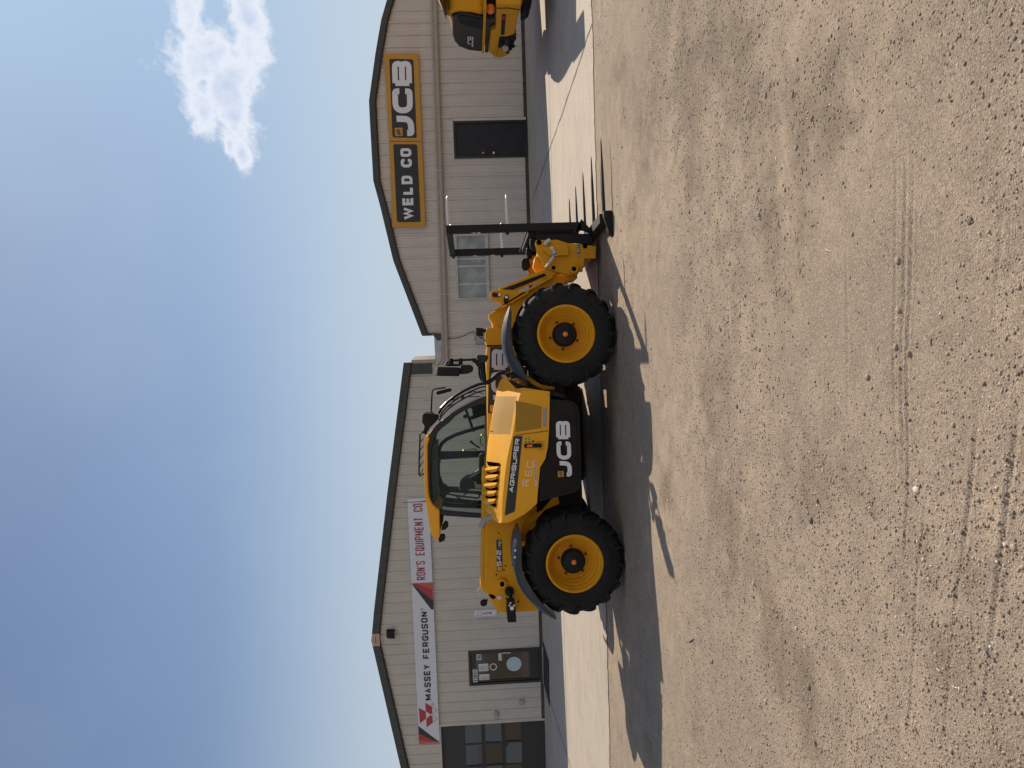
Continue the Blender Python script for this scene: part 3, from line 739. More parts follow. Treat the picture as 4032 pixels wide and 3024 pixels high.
# garage door with rows of panes
s0_, s1_, za, zb = gr
mb = MB(); mb.box(s0_+.03, s1_-.02, .10, .14, .02, zb)
rows = [(1215, 1435), (1490, 1710), (1765, 1980)]
zr = [(W(10, b_, 1200)[1], W(10, a_, 1200)[1]) for a_, b_ in rows]
ce = [W(10, 1500, v)[0] for v in (1048, 1330, 1355)]   # first pane right edge, left edge, next right
pw = ce[0]-ce[1]; st = ce[0]-ce[2]
for zz in ((W(10, 1195, 1100)[1]), (W(10, 1995, 1100)[1])): mb.box(s0_+.03, s1_-.02, .09, .10, zz-.02, zz+.02)
gd = mb.build('garage_door', 'bronze', B1)
for r_i, (z0_, z1_) in enumerate(zr):
    for k in range(5):
        x1 = ce[0]-k*st
        if x1-pw < s0_+.1: break
        mb = MB(); mb.ring([(x1-pw-.025, z0_-.025), (x1+.025, z0_-.025), (x1+.025, z1_+.025), (x1-pw-.025, z1_+.025)], [(x1-pw, z0_), (x1, z0_), (x1, z1_), (x1-pw, z1_)], .075, .0995); pf = mb.build('window', 'bronze', gd)
        mb = MB(); mb.box(x1-pw, x1, .088, .098, z0_, z1_); 
        # the glass hangs not quite flat, like real door lites
        o = mb.build('pane', 'darkglass', gd)
        rr_ = random.Random(r_i*7+k); cx_, cz_ = x1-pw/2, (z0_+z1_)/2; o.matrix_parent_inverse = Matrix.Translation((cx_, .095, cz_)) @ Matrix.Rotation(R(rr_.uniform(-1.6, 1.6)), 4, 'Z') @ Matrix.Rotation(R(rr_.uniform(-2.0, .6)), 4, 'X') @ Matrix.Translation((-cx_, -.095, -cz_))
mb = MB()
for reg, xa, xb, ya, yb in ((10, 1612, 1660, 875, 965), (10, 1950, 2010, 712, 780)):
    q = rectW(reg, xa, xb, ya, yb); mb = MB(); mb.box(q[0], q[1], -.09, -.02, q[2], q[3]); ob = mb.build('outlet_box', 'grey', B1, bevel=.008)
    mb = MB(); mb.box(q[0]+.03, q[1]-.03, -.10, -.09, q[2]+.04, q[3]-.04); mb.build('outlet_cover', 'alu', ob, bevel=.004)
# wall screws rows
mb = MB()
for zrow in (.2, 1.15, 2.05, 3.0):
    for k in range(-60, 40):
        s = ph1+k*RIB-.05
        if not (rp[1][0]-2 < s < sA-.1) or zrow > roof1[0](s)-.3: continue
        if gr[0] < s < gr[1]+.05 and zrow < gr[3]: continue
        if dr[0]-.05 < s < dr[1]+.05 and zrow < dr[3]: continue
        mb.disc((s, zrow), .009, -.012, -.0, 6)
mb.build('screw_heads', 'stain', B1)['kind'] = 'stuff'

# -- right building
B2 = bld('metal_shed', 'low beige metal building with a faceted roof, gutter, navy door and sliding window')
q2 = [W(5, 262, 0), W(5, 213, 170), W(5, 165, 450), W(5, 113, 830), W(5, 120, 980), W(5, 148, 1480), W(8, 235, 40), W(8, 355, 540), W(8, 620, 1232)]
q2 = sorted(q2); e_ = q2[-1]; sle = (q2[-1][1]-q2[-2][1])/(q2[-1][0]-q2[-2][0])
q2.append((e_[0]+5, e_[1]+5*sle*1.25)); roof2 = (poly_roof(q2), q2)
sB = q2[0][0]
lowz = W(11, 955, 700)[1]+.02
lowroof = [(sA+.10, lowz), (sB, lowz+.05)]
allr = [(sA, lowz), (sB-.001, lowz)] + q2; roof2b = (poly_roof(allr), allr)
d2 = rectW(5, 800, 1425, 985, 1290); w2 = rectW(3, 300, 560, 252, 790)
mb = MB(); ph2 = W(8, 850, 70)[0]
corrugated(mb, sA, q2[-1][0], roof2b, [d2, (w2[0]+.02, w2[1]-.02, w2[2]+.02, w2[3]-.02)], ph2)
mb.build('wall', 'siding2', B2)
fascia(B2, q2, .155, ('fascia', 'fascia2'))
mb = MB(); mb.box(sB-.02, sB+.04, -.06, 12, lowz-.08, q2[0][1]-.01); mb.build('end_trim', 'fascia', B2)
# tattered flashing over the joint between the roofs
mb = MB()
fl = [W(11, a_, b_) for a_, b_ in ((890, 270), (930, 340), (950, 460), (960, 600), (955, 790), (945, 850), (1000, 800), (1060, 720), (1060, 400), (1045, 280))]
mb.prism(fl, -.075, .5); mb.build('flashing', 'flash', B2)
mb = MB(); mb.prism([W(11, a_, b_) for a_, b_ in ((890, 260), (940, 340), (985, 400), (1045, 395), (1045, 280))], -.085, -.076); mb.build('flashing_tar', 'fascia', B2)
# gutter, two runs meeting at a bracket
g1 = [W(5, 612, 0, .12), W(5, 672, 1659, .12)]; g2 = [W(8, 762, 0, .12), W(8, 812, 1500, .12)]
gtop = lambda s: g1[0][1]+(g2[1][1]-g1[0][1])*(s-g1[0][0])/(g2[1][0]-g1[0][0])
sl_, sr_ = sA-.02, q2[-1][0]
mb = MB(); H_ = .17
vs = []; prof = [(-.035, 0), (-.13, .0), (-.14, -.02), (-.135, -.05), (-.12, -.06), (-.12, -H_+.03), (-.10, -H_), (-.035, -H_)]
for s in (sl_, (sl_+sr_)/2, sr_):
    for o, dz in prof: vs.append((s, o, gtop(s)+dz))
k = len(prof); mb.add(vs, [[j*k+i, j*k+(i+1) % k, (j+1)*k+(i+1) % k, (j+1)*k+i] for j in range(2) for i in range(k)] + [list(range(k)), [2*k+i for i in range(k)]])
gt = mb.build('gutter', 'gutter', B2)
mb = MB()
for s in (W(5, 680, 1400)[0], W(8, 795, 850)[0]): mb.box(s-.015, s+.015, -.148, -.03, gtop(s)-H_-.01, gtop(s)+.01)
mb.build('gutter_strap', 'alu', gt)
mb = MB(); mb.box(sA+.02, d2[0], -.02, .1, 0, .10); mb.box(d2[1], sr_, -.02, .1, 0, .10); mb.build('foundation', 'conc_foot', B2)
mb = MB(); mb.box(sr_-.02, sr_, .02, 12, 0, q2[-1][1]-.08); mb.box(sA+.02, sr_-.03, 12.1, 12.15, 0, 2.4); mb.build('side_wall', 'siding2', B2)
# navy door
s0_, s1_, za, zb = d2
mb = MB(); mb.ring([(s0_, .03), (s1_, .03), (s1_, zb), (s0_, zb)], [(s0_+.06, .06), (s1_-.06, .06), (s1_-.06, zb-.06), (s0_+.06, zb-.06)], -.04, .08); d0 = mb.build('door', 'bronze', B2, bevel=.006)
mb = MB(); mb.box(s0_+.065, s1_-.065, -.005, .04, .065, zb-.065); mb.build('door_leaf', 'door', d0)
c = W(5, 1130, 1248); mb = MB(); mb.lathe([(0, -.07), (.022, -.065), (.028, -.05), (.015, -.035), (.015, -.02), (.035, -.012), (.035, -.005)], (c[0], 0, c[1]), 16); mb.build('knob', 'steel', d0, smooth=40)
c = W(5, 1042, 1249); mb = MB(); mb.disc(c, .028, -.025, -.005, 14); mb.build('deadbolt', 'brass', d0, bevel=.004)
mb = MB(); mb.box(s1_+.0, s1_+.07, -.05, 0, .05, zb+.04); mb.box(s0_-.02, s1_+.07, -.05, 0, zb+.0, zb+.03); mb.build('door_trim', 'siding2', d0)
# sliding window
s0_, s1_, za, zb = w2; mid = W(3, 430, 515)[0]; bw = .055
mb = MB(); mb.ring([(s0_, za), (s1_, za), (s1_, zb), (s0_, zb)], [(s0_+bw, za+bw), (s1_-bw, za+bw), (s1_-bw, zb-bw), (s0_+bw, zb-bw)], -.06, .05); mb.box(mid-.03, mid+.03, -.05, .03, za+bw, zb-bw)
mb.box(s0_-.04, s1_+.04, -.075, -.061, za-.035, za+.01)
wf = mb.build('window', 'alu', B2, bevel=.005)
mb = MB(); mb.box(s0_+bw, mid-.03, -.012, .0, za+bw, zb-bw); mb.build('pane', 'curtain', wf)
mb = MB(); mb.box(mid+.03, s1_-bw, -.002, .008, za+bw, zb-bw); mb.build('pane', 'curtain', wf)
mb = MB()
for v in (660, 455): 
    s = W(3, 430, v)[0]; mb.box(s-.012, s+.012, -.016, -.013, za+bw, zb-bw)
mb.build('curtain_fold', 'paper', wf)
# meter box and loose cable
q = rectW(11, 1645, 1850, 280, 452); mb = MB(); mb.box(q[0], q[1], -.14, -.02, q[2], q[3]); mb.build('meter_box', 'grey', B2, bevel=.012)
pts = []
for a_, b_ in ((1145, 362), (1250, 365), (1350, 352), (1450, 320), (1540, 268), (1600, 248), (1640, 255), (1655, 290), (1640, 340), (1640, 400)):
    s, z = W(11, a_, b_, .06); pts.append((s, -.06, z))
mb = MB(); mb.tube(pts, .009, 6); mb.build('cable', 'black', B2)
mb = MB()
for zrow in (.22, 1.2, 2.1, 2.85):
    for k in range(-60, 60):
        s = ph2+k*RIB-.05
        if not (sA+.1 < s < sr_-2) or zrow > roof2b[0](s)-.3: continue
        if d2[0]-.05 < s < d2[1]+.1 and zrow < d2[3]: continue
        if w2[0]-.05 < s < w2[1]+.05 and w2[2]-.1 < zrow < w2[3]+.1: continue
        mb.disc((s, zrow), .008, -.012, -.0, 6)
mb.build('screw_heads', 'stain', B2)['kind'] = 'stuff'

# dark wedge drawn for the ramp shadow at the glass door
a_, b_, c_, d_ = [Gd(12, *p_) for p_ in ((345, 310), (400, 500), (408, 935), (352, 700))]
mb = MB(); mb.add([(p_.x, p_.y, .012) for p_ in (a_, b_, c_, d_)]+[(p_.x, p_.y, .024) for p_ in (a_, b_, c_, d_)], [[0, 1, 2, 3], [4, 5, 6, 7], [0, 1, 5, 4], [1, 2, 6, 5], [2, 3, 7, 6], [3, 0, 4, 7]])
tag(mb.build('shadow_wedge', 'mat'), 'dark wedge drawn as a shadow on the concrete outside the glass door', 'mat')

# ------------------------------------------------------------------ signs
def wl3(p, o): return C0 + E1*p[0] - NN*o + Vector((0, 0, p[1]))
def wall_item(name, **k): return empty(name, C0, -PSI, **k)
# long white sign
S1 = wall_item('dealer_sign', label='long white dealer sign with red and black end wedges above the glass door', cat='sign')
tl, bl = W(10, 588, 1342, .08), W(10, 870, 1312, .08); tr = W(7, 563, 453, .08)
br = (tr[0], tr[1]-(tl[1]-bl[1])*1.0)
mb = MB(); mb.prism([bl, br, tr, tl], -.085, -.045); mb.build('panel', 'signwhite', S1)
def sgn(reg, pts, o=.085): return [W(reg, a_, b_, o) for a_, b_ in pts]
def flat(parent, name, reg, pts, m_, lay, base=.085):
    mb = MB(); mb.prism(sgn(reg, pts), -(base+.003*lay+.002), -(base+.003*(lay-1)+.001)); return mb.build(name, m_, parent)
flat(S1, 'black_wedge', 10, ((577, 1085), (868, 1307), (760, 1272), (583, 1188)), 'signblk', 1)
flat(S1, 'red_wedge', 10, ((583, 1188), (760, 1272), (868, 1307), (585, 1277)), 'red', 1)
flat(S1, 'light_red_wedge', 10, ((585, 1277), (868, 1309), (590, 1338)), 'red2', 1)
flat(S1, 'red_wedge', 7, ((608, 1374), (834, 1364), (846, 1565), (846, 1563)), 'red', 1)
flat(S1, 'light_red_wedge', 7, ((660, 1374), (838, 1363), (844, 1442)), 'red2', 2)
flat(S1, 'black_wedge', 7, ((608, 1376), (847, 1567), (848, 1659), (825, 1659)), 'signblk', 2)
# emblem: three red shapes and two outlined ones
mb = MB()
for pts in (((585, 840), (598, 1053), (683, 985), (680, 892)), ((672, 772), (680, 885), (748, 932), (768, 905), (765, 825)), ((686, 990), (690, 1103), (775, 1042), (770, 955), (745, 937))):
    mb.prism(sgn(10, pts), -.091, -.086)
em = mb.build('emblem', 'red', S1)
mb = MB()
for tri in (((770, 830), (832, 862), (768, 928)), ((774, 945), (838, 985), (778, 1035))):
    pts = [Vector((s, 0, z)) for s, z in sgn(10, tri)]
    for a_, b_ in ((0, 1), (1, 2)):
        p_, q_ = pts[a_].copy(), pts[b_].copy(); p_.y = q_.y = -.090; mb.tube([p_, q_], .006, 4)
mb.build('emblem_outline', 'grey', em)
def ringmark(parent, c, r, y, m_='grey'):
    mb = MB(); o_ = [(c[0]+math.cos(k/20*2*math.pi)*r, c[1]+math.sin(k/20*2*math.pi)*r) for k in range(20)]; i_ = [(c[0]+math.cos(k/20*2*math.pi)*r*.8, c[1]+math.sin(k/20*2*math.pi)*r*.8) for k in range(20)]
    mb.ring(o_, i_, y, y+.003); fit(mb, 'R', (c[0]-r*.35, y, c[1]-r*.45), (c[0]+r*.35, y, c[1]-r*.45), r*.9, r*.16, .001, (0, -1, 0)); return mb.build('registered_mark', m_, parent)
ringmark(S1, W(10, 772, 793, .09), .040, -.092); ringmark(S1, W(6, 577, 222, .09), .040, -.092)
def sign_text(parent, text, reg, pa, pb, top, t, gap, m_, base, name='lettering', space=None, rad=None):
    a_, b_ = W(reg, *pa, base), W(reg, *pb, base); tp = W(reg, *top, base); h = tp[1]-a_[1]-(0)
    mb = MB(); fit(mb, text, (a_[0], -base, a_[1]), (b_[0], -base, b_[1]), h, t, gap, (0, -1, 0), space=space, rad=rad)
    return mb.build(name, m_, parent)
sign_text(S1, 'MASSEY FERGUSON', 6, (662, 1010), (625, 240), (605, 1010), .040, .036, 'signblk', .092, space=.14, rad=.05)
sign_text(S1, "RON'S EQUIPMENT CO.", 7, (765, 1335), (725, 482), (666, 1335), .029, .030, 'crimson', .092, space=.14, rad=.05)
# yellow sign
S2 = wall_item('brand_sign', label='yellow bordered black sign with large pale letters under the right roof peak', cat='sign')
A_, B_, C_, D_ = W(5, 230, 435, .1), W(5, 512, 432, .1), W(8, 655, 222, .1), W(8, 342, 225, .1)
dm = (W(5, 275, 1152, .1), W(5, 543, 1152, .1))
mb = MB(); mb.prism([dm[1], B_, A_, dm[0]], -.10, -.05); mb.prism([C_, (dm[1][0]-.012, dm[1][1]), (dm[0][0]-.012, dm[0][1]), D_], -.10, -.05); mb.build('panel', 'signyel', S2, bevel=.006)
def rrect(pts, r):
    out = []; n_ = len(pts)
    for i in range(n_):
        p_ = Vector(pts[i]); a_ = Vector(pts[i-1]); b_ = Vector(pts[(i+1) % n_])
        A1 = p_+(a_-p_).normalized()*r; B1_ = p_+(b_-p_).normalized()*r
        for k in range(5): s = k/4; v = A1*(1-s)**2+p_*2*s*(1-s)+B1_*s*s; out.append((v.x, v.y))
    return out
mb = MB(); mb.prism(rrect([W(5, *p_, .1) for p_ in ((500, 1127), (472, 485), (275, 480), (302, 1122))], .05), -.105, -.101)
mb.prism(rrect([W(5, *p_, .1) for p_ in ((530, 1700), (503, 1180), (308, 1178), (328, 1700))]+[] if False else [W(8, 608, 175, .1), W(5, 503, 1178, .1), W(5, 308, 1178, .1), W(8, 387, 178, .1)], .05), -.105, -.101)
mb.build('black_field', 'signblk', S2)
def jcb(parent, reg, boxes, conv, m_, name='lettering', y=None):
    """three block letters; boxes: outlines in photo px"""
    mb = MB()
    for key, org, end, top, t in boxes:
        a_, b_, c_ = conv(*org), conv(*end), conv(*top)
        d = (b_-a_); up = (c_-a_); h = up.length; L = d.length; d.normalize(); up.normalize()
        w_l = L
        lettering(mb, key, a_, d, up, h, w_l, t*h, 0, Vector((0, -1, 0)), rad=t*h*1.25)
    return mb.build(name, m_, parent)
def cw(reg): return lambda a_, b_: (lambda q_: Vector((q_[0], -.108, q_[1])))(W(reg, a_, b_, .108))
jcb(S2, 5, [('B', (462, 702), (455, 498), (303, 702), .28), ('C', (470, 925), (463, 722), (305, 925), .28), ('J', (482, 1112), (473, 948), (318, 1108), .30)], cw(5), 'letter')
GL['j'] = None
mb = MB(); mb.prism([W(5, *p_, .108) for p_ in ((385, 1110), (383, 1042), (319, 1043), (322, 1112))], -.1085, -.1055); eb = mb.build('emblem_square', 'signyel', S2)
mb = MB()
fit(mb, 'JCB', tuple(wlp := (W(5, 372, 1100, .108)[0], -.110, W(5, 372, 1100, .108)[1])), (W(5, 368, 1055, .108)[0], -.110, W(5, 368, 1055, .108)[1]+.02), .10, .03, .012, (0, -1, 0)); mb.build('emblem_mark', 'signblk', eb)
a_, b_ = W(8, 545, 152, .108), W(5, 455, 1210, .108); tp = W(8, 443, 152, .108)
mb = MB(); fit(mb, 'WELD CO', (a_[0], -.108, a_[1]), (b_[0], -.108, b_[1]), (tp[1]-a_[1])*1.0, .075, .055, (0, -1, 0), space=.16, rad=.17); mb.build('lettering', 'letter', S2)

# wall pack lamp, thermometer
T = wall_item('wall_lamp', label='small black wall pack lamp just below the left roof peak', cat='lamp')
q = rectW(6, 266, 342, 400, 474, .1); mb = MB(); 
mb.add([(q[0], -.03, q[2]), (q[1], -.03, q[2]), (q[1], -.03, q[3]), (q[0], -.03, q[3]), (q[0]+.01, -.17, q[2]), (q[1]-.01, -.17, q[2]), (q[1]-.02, -.12, q[3]-.02), (q[0]+.02, -.12, q[3]-.02)], [[0, 1, 2, 3], [4, 5, 6, 7], [0, 1, 5, 4], [1, 2, 6, 5], [2, 3, 7, 6], [3, 0, 4, 7]])
mb.build('housing', 'black', T, bevel=.015); mb = MB(); mb.box(q[0]+.03, q[1]-.03, -.16, -.05, q[2]-.012, q[2]-.003); mb.build('lens', 'lens', T)
T = wall_item('thermometer', label='tall white wall thermometer with rounded ends left of the loader mirror', cat='thermometer')
q = rectW(6, 1032, 1232, 222, 280, .05); mb = MB(); mb.prism(rrect([(q[0], q[2]), (q[1], q[2]), (q[1], q[3]), (q[0], q[3])], .08), -.065, -.04); mb.build('plate', 'signwhite', T, bevel=.01)
cx = (q[0]+q[1])/2; mb = MB(); mb.box(cx-.008, cx+.008, -.075, -.066, q[2]+.2, q[3]-.24); mb.disc((cx, q[2]+.18), .022, -.075, -.066); mb.build('tube', 'ink', T)
mb = MB(); mb.ring([(cx-.06, q[3]-.22), (cx+.06, q[3]-.22), (cx+.06, q[3]-.09), (cx-.06, q[3]-.09)], [(cx-.05, q[3]-.21), (cx+.05, q[3]-.21), (cx+.05, q[3]-.10), (cx-.05, q[3]-.10)], -.07, -.066); mb.build('scale_box', 'grey', T)

# ================================================================== telescopic loader
YN = 9.12                                   # near side of the machine
fwc = P(3, 1215, 1065, YN+.02); rwc = P(1, 1400, 1078, YN+.02)
TL = empty('telescopic_loader', ((fwc.x+rwc.x)/2, 10.3, 0), label='yellow and black telescopic loader with a cab, parked on gravel and carrying a bale fork', cat='loader')
TLi = Matrix.Translation(-Vector(TL.location)); WORLDP[TL] = TLi
def tp(o):
    if o.parent is TL: o.matrix_parent_inverse = TLi
    return o
def part(mb, name, m_, parent=None, **k):
    return tp(mb.build(name, m_, parent or TL, **k)) if not (parent and parent is not TL) else mb.build(name, m_, parent, **k)
def slab(reg, pts, Y, Y2): return MB().prism(PZ(reg, pts, Y), Y, Y2)

# ---- wheels
WR = .635
def make_wheel():
    """centre at the origin, outer side towards -y, tyre 0.46 wide"""
    rim = MB()
    rim.lathe([(.352, -.205), (.352, -.225), (.335, -.232), (.322, -.222), (.312, -.195), (.318, -.165), (.300, -.150), (.292, -.110), (.297, -.09), (.276, -.075), (.262, -.045), (.240, -.030), (.228, -.012), (.205, -.008), (.19, -.018), (.175, -.02), (.12, -.02), (.12, .0), (.20, .01), (.33, .2), (.352, .2)], (0, 0, 0), 64)
    rm = rim.build('wheel', 'yellow2', None, smooth=24)
    mb = MB(); mb.lathe([(.338, -.19), (.360, -.222), (.385, -.236), (.43, -.246), (.50, -.240), (.545, -.222), (.575, -.200), (.592, -.17), (.600, -.10), (.603, 0), (.600, .10), (.592, .17), (.575, .2), (.545, .222), (.50, .24), (.43, .246), (.385, .236), (.352, .2)], (0, 0, 0), 96)
    NL = 17
    def lug(th0, sg):
        # centre line from mid tread out over the shoulder and down the side wall
        cl = [(0.00, .606, -.02), (.05, .606, .06), (.115, .603, .125), (.185, .598, .170), (.225, .590, .205), (.245, .560, .229), (.255, .520, .243)]
        hh = [.030, .030, .031, .032, .034, .020, .004]; wd = [.030, .030, .032, .036, .042, .046, .050]
        vs = []
        for (t_, r, y), h, w in zip(cl, hh, wd):
            for a in (-1, 1):
                for lift in (-.006, h):
                    ww = w if lift < 0 else w*.78
                    th = th0 + sg*0 + t_ + a*ww/r/2
                    if y > .2: rr, yy = r+lift*.35, y+max(0, lift)*.8+ (0 if lift > 0 else -.006)
                    elif y > .16: rr, yy = r+lift*.9, y+max(0, lift)*.35
                    else: rr, yy = r+lift, y
                    vs.append((rr*math.cos(th), sg*yy, rr*math.sin(th)))
        fs = []
        for k in range(len(cl)-1):
            o = 4*k; p_ = o+4
            fs += [[o+1, o+3, p_+3, p_+1], [o, o+1, p_+1, p_], [o+3, o+2, p_+2, p_+3]]
        fs += [[0, 2, 3, 1], [4*len(cl)-4, 4*len(cl)-3, 4*len(cl)-1, 4*len(cl)-2]]
        mb.add(vs, fs)
    for k in range(NL):
        lug(2*math.pi*k/NL, -1); lug(2*math.pi*(k+.5)/NL, 1)
    # raised lettering pads and ribs on the side wall
    for rr in (.400, .540):
        pass
    ty = mb.build('tyre', 'tyre', rm, smooth=32)
    mb = MB(); rr = random.Random(5)
    def arc_pad(th, r, w, h, y=-.2475):
        vs = []
        n_ = max(2, int(w/.02))
        for i in range(n_+1):
            a = th + (i/n_-.5)*w/r
            for q in (-h/2, h/2): vs.append(((r+q)*math.cos(a), y-.002*0, (r+q)*math.sin(a)))
            for q in (-h/2, h/2): vs.append(((r+q)*math.cos(a), y+.006, (r+q)*math.sin(a)))
        fs = [[4*i, 4*i+1, 4*i+5, 4*i+4] for i in range(n_)]+[[4*i+1, 4*i+3, 4*i+7, 4*i+5] for i in range(n_)]+[[4*i+2, 4*i, 4*i+4, 4*i+6] for i in range(n_)]
        mb.add(vs, fs)
    for word, th, r in (('MICHELIN', 2.35, .455), ('XMCL', 3.6, .455), ('BIBLOAD', 1.0, .455), ('MICHELIN', 5.6, .455), ('XMCL', .15, .455)):
        a = th + len(word)*.052/2
        for ch in word:
            if ch == 'H': segs = [[(0, 0), (0, 1)], [(1, 0), (1, 1)], [(0, .5), (1, .5)]]
            else: segs = [[(p_[0], p_[1]) for p_ in s_] for s_ in GL[ch]]
            for s_ in segs:
                for p_, q_ in zip(s_, s_[1:]):
                    pts = []
                    for (ux, uy) in (p_, q_):
                        aa = a - ux*.030/r; R_ = r-.02+uy*.04; pts.append((R_*math.cos(aa), -.2465, R_*math.sin(aa)))
                    if (Vector(pts[0])-Vector(pts[1])).length > 1e-4: mb.tube(pts, .0035, 4, caps=False)
            a -= .044/r*1.0
    for r in (.365,): pass
    mb.build('tyre_lettering', 'tyre', rm)
    mb = MB(); mb.lathe([(.0, -.135), (.06, -.135), (.075, -.128), (.125, -.122), (.140, -.108), (.149, -.085), (.149, -.015)], (0, 0, 0), 40); hb = mb.build('hub', 'frameblk', rm, smooth=35)
    for k in range(12):
        mb2 = MB(); a = k*math.pi/6
    mb = MB()
    for k in range(5):
        a = 2*math.pi*k/5+.5; mb.disc((.178*math.cos(a), .178*math.sin(a)), .016, -.042, -.018, 6); mb.disc((.178*math.cos(a), .178*math.sin(a)), .009, -.058, -.04, 8)
    mb.build('wheel_nut', 'gloss', rm)
    mb = MB(); mb.lathe([(0, -.156), (.022, -.155), (.030, -.148), (.030, -.13)], (0, 0, 0), 24); mb.build('hub_cap', 'orange', rm, smooth=40)
    mb = MB()
    for k in range(14):
        a = 2*math.pi*k/14; mb.tube([(.085*math.cos(a), -.128, .085*math.sin(a)), (.122*math.cos(a), -.124, .122*math.sin(a))], .004, 4)
    mb.disc((.07, -.085), .008, -.137, -.12, 8); mb.build('hub_rib', 'frameblk', rm)
    return rm
w0 = make_wheel(); w0.parent = TL; w0.matrix_parent_inverse = TLi; w0.location = (fwc.x, YN+.245, WR-.012)
wheels = [w0]
for (x, y, flip, ph) in ((rwc.x, YN+.245, False, .4), (fwc.x, 11.98, True, .2), (rwc.x, 11.98, True, .9)):  # far pair stands wider than the machine to stretch its underside shadow
    w1 = copy_tree(w0, TL); w1.matrix_parent_inverse = TLi; w1.location = (x, y, WR-.012)
    w1.rotation_euler = (0, ph, math.pi if flip else 0)
    wheels.append(w1)
# ---- axles, chassis
mb = MB()
for c in (fwc, rwc): mb.tube([(c.x, 9.4, WR), (c.x, 11.95, WR)], .10, 12); mb.box(c.x-.18, c.x+.18, 10.05, 10.5, WR-.18, WR+.15)
part(mb, 'axle', 'frameblk')
mb = MB(); mb.box(rwc.x-.2, fwc.x+.35, 9.95, 10.12, .52, 1.0); mb.box(rwc.x-.2, fwc.x+.35, 10.48, 10.65, .52, 1.0); mb.box(rwc.x+.6, fwc.x-.55, 9.7, 11.0, .42, .75)
mb.box(rwc.x+.72, fwc.x-.70, 10.7, 12.52, .44, .88)  # far-side box added to carry the shadow back under the machine
part(mb, 'chassis', 'brown', bevel=.02)
mb = MB(); mb.box(rwc.x+.60, fwc.x-.66, 12.2, 12.62, .03, .5); mb.box(rwc.x+.60, fwc.x-.66, 12.0, 12.3, .5, .56); part(mb, 'underside_blocker', 'black', bevel=.02)  # low block added on the far side to darken the gap under the machine
# ---- rear body side plate
mb = slab(1, ((655, 520), (640, 1050), (640, 1240), (650, 1300), (668, 1345), (745, 1470), (790, 1480), (1060, 1465), (1180, 1380), (1180, 620), (1240, 560), (1245, 500), (1000, 500)), 9.96, 10.10)
part(mb, 'rear_body', 'yellow2', bevel=.012, seg=3)
mb = slab(1, ((700, 1380), (745, 1466), (790, 1476), (1060, 1461), (1180, 1380)), 10.10, 10.95); part(mb, 'counterweight', 'yellow2', bevel=.03)
mb = slab(1, ((655, 900), (640, 1240), (668, 1345), (745, 1470), (900, 1475), (900, 900)), 10.85, 10.98); part(mb, 'rear_body', 'yellow2')
rb = slab(1, ((1110, 640), (1000, 700), (945, 770), (930, 840), (940, 900), (975, 890), (1010, 780), (1130, 640), (1250, 590), (1240, 520), (1190, 545)), 9.62, 9.66)
part(rb, 'inner_arch', 'yellow2', bevel=.006)
# holes, port, filler on the side plate
mb = MB()
for a_, b_, r in ((755, 830, .010), (862, 962, .010), (866, 1087, .010), (808, 1096, .010), (797, 1130, .010), (735, 1168, .010), (817, 1364, .010), (915, 1388, .011)):
    p_ = P(1, a_, b_, 9.95); mb.disc((p_.x, p_.z), r, 9.953, 9.9595, 10)
p_ = P(1, 708, 1350, 9.95); mb.prism(PZ(1, ((672, 1330), (700, 1330), (725, 1342), (730, 1358), (710, 1368), (690, 1358)), 9.95), 9.953, 9.9595)
part(mb, 'bolt_hole', 'hole')
p_ = P(1, 782, 1235, 9.95); mb = MB(); mb.lathe([(.062, 0), (.062, -.05), (.055, -.055), (.034, -.055), (.030, -.05)], (p_.x, 9.96, p_.z), 24); po_ = part(mb, 'tube_boss', 'yellow2', smooth=40)
p_ = P(1, 782, 1248, 9.9); mb = MB(); mb.disc((p_.x, p_.z), .030, 9.902, 9.908, 18); mb.build('boss_hole', 'hole', po_).matrix_parent_inverse = Matrix()
# model badge
mb = slab(1, ((735, 885), (778, 885), (785, 1138), (740, 1142)), 9.950, 9.957); bg_ = part(mb, 'model_badge', 'signblk')
def ln(reg, text, pa, pb, top, Y, t, gap, m_, name, parent, space=None, rad=None):
    a_, b_, c_ = P(reg, *pa, Y), P(reg, *pb, Y), P(reg, *top, Y); h = (c_-a_).length; mb = MB()
    fit(mb, text, a_, b_, h, t, gap, (0, -1, 0), up=(c_-a_), space=space, rad=rad); return part(mb, name, m_, parent)
ln(1, '542', (776, 1097), (772, 965), (741, 1097), 9.947, .0115, .008, 'white', 'model_number', bg_, rad=.014)
ln(1, '-70', (775, 960), (775, 892), (753, 960), 9.947, .0065, .005, 'white', 'model_number', bg_, rad=.01)
part(slab(1, ((745, 1103), (778, 1102), (780, 1134), (747, 1136)), 9.944, 9.948), 'emblem_square', 'emblem', bg_)
# white warning label
part(slab(1, ((742, 1340), (780, 1342), (780, 1370), (742, 1368)), 9.95, 9.957), 'warning_label', 'paper', bevel=.003)
# tail lamp arm at the rear
mb = MB(); pts = [P(1, 840, 1305, 9.9), P(1, 850, 1340, 9.86), P(1, 858, 1385, 9.82), P(1, 860, 1420, 9.82)]
mb.tube(pts, [.035, .024, .024, .024], 10); q_ = P(1, 842, 1305, 9.93); mb.disc((q_.x, q_.z), .060, 9.925, 9.96, 24); ta = part(mb, 'tail_lamp_arm', 'frameblk')
part(slab(1, ((822, 1380), (885, 1375), (890, 1420), (900, 1558), (828, 1560), (818, 1460)), 9.74, 9.86), 'tail_lamp', 'black', bevel=.012)
mb = MB()
for a_, b_ in ((842, 1420), (865, 1440), (880, 1420), (850, 1400)):
    q_ = P(1, a_, b_, 9.72); mb.disc((q_.x, q_.z), .012, 9.725, 9.74, 10)
q_ = P(1, 862, 1442, 9.72); mb.disc((q_.x, q_.z), .026, 9.722, 9.74, 16); part(mb, 'lamp_bolt', 'steel')
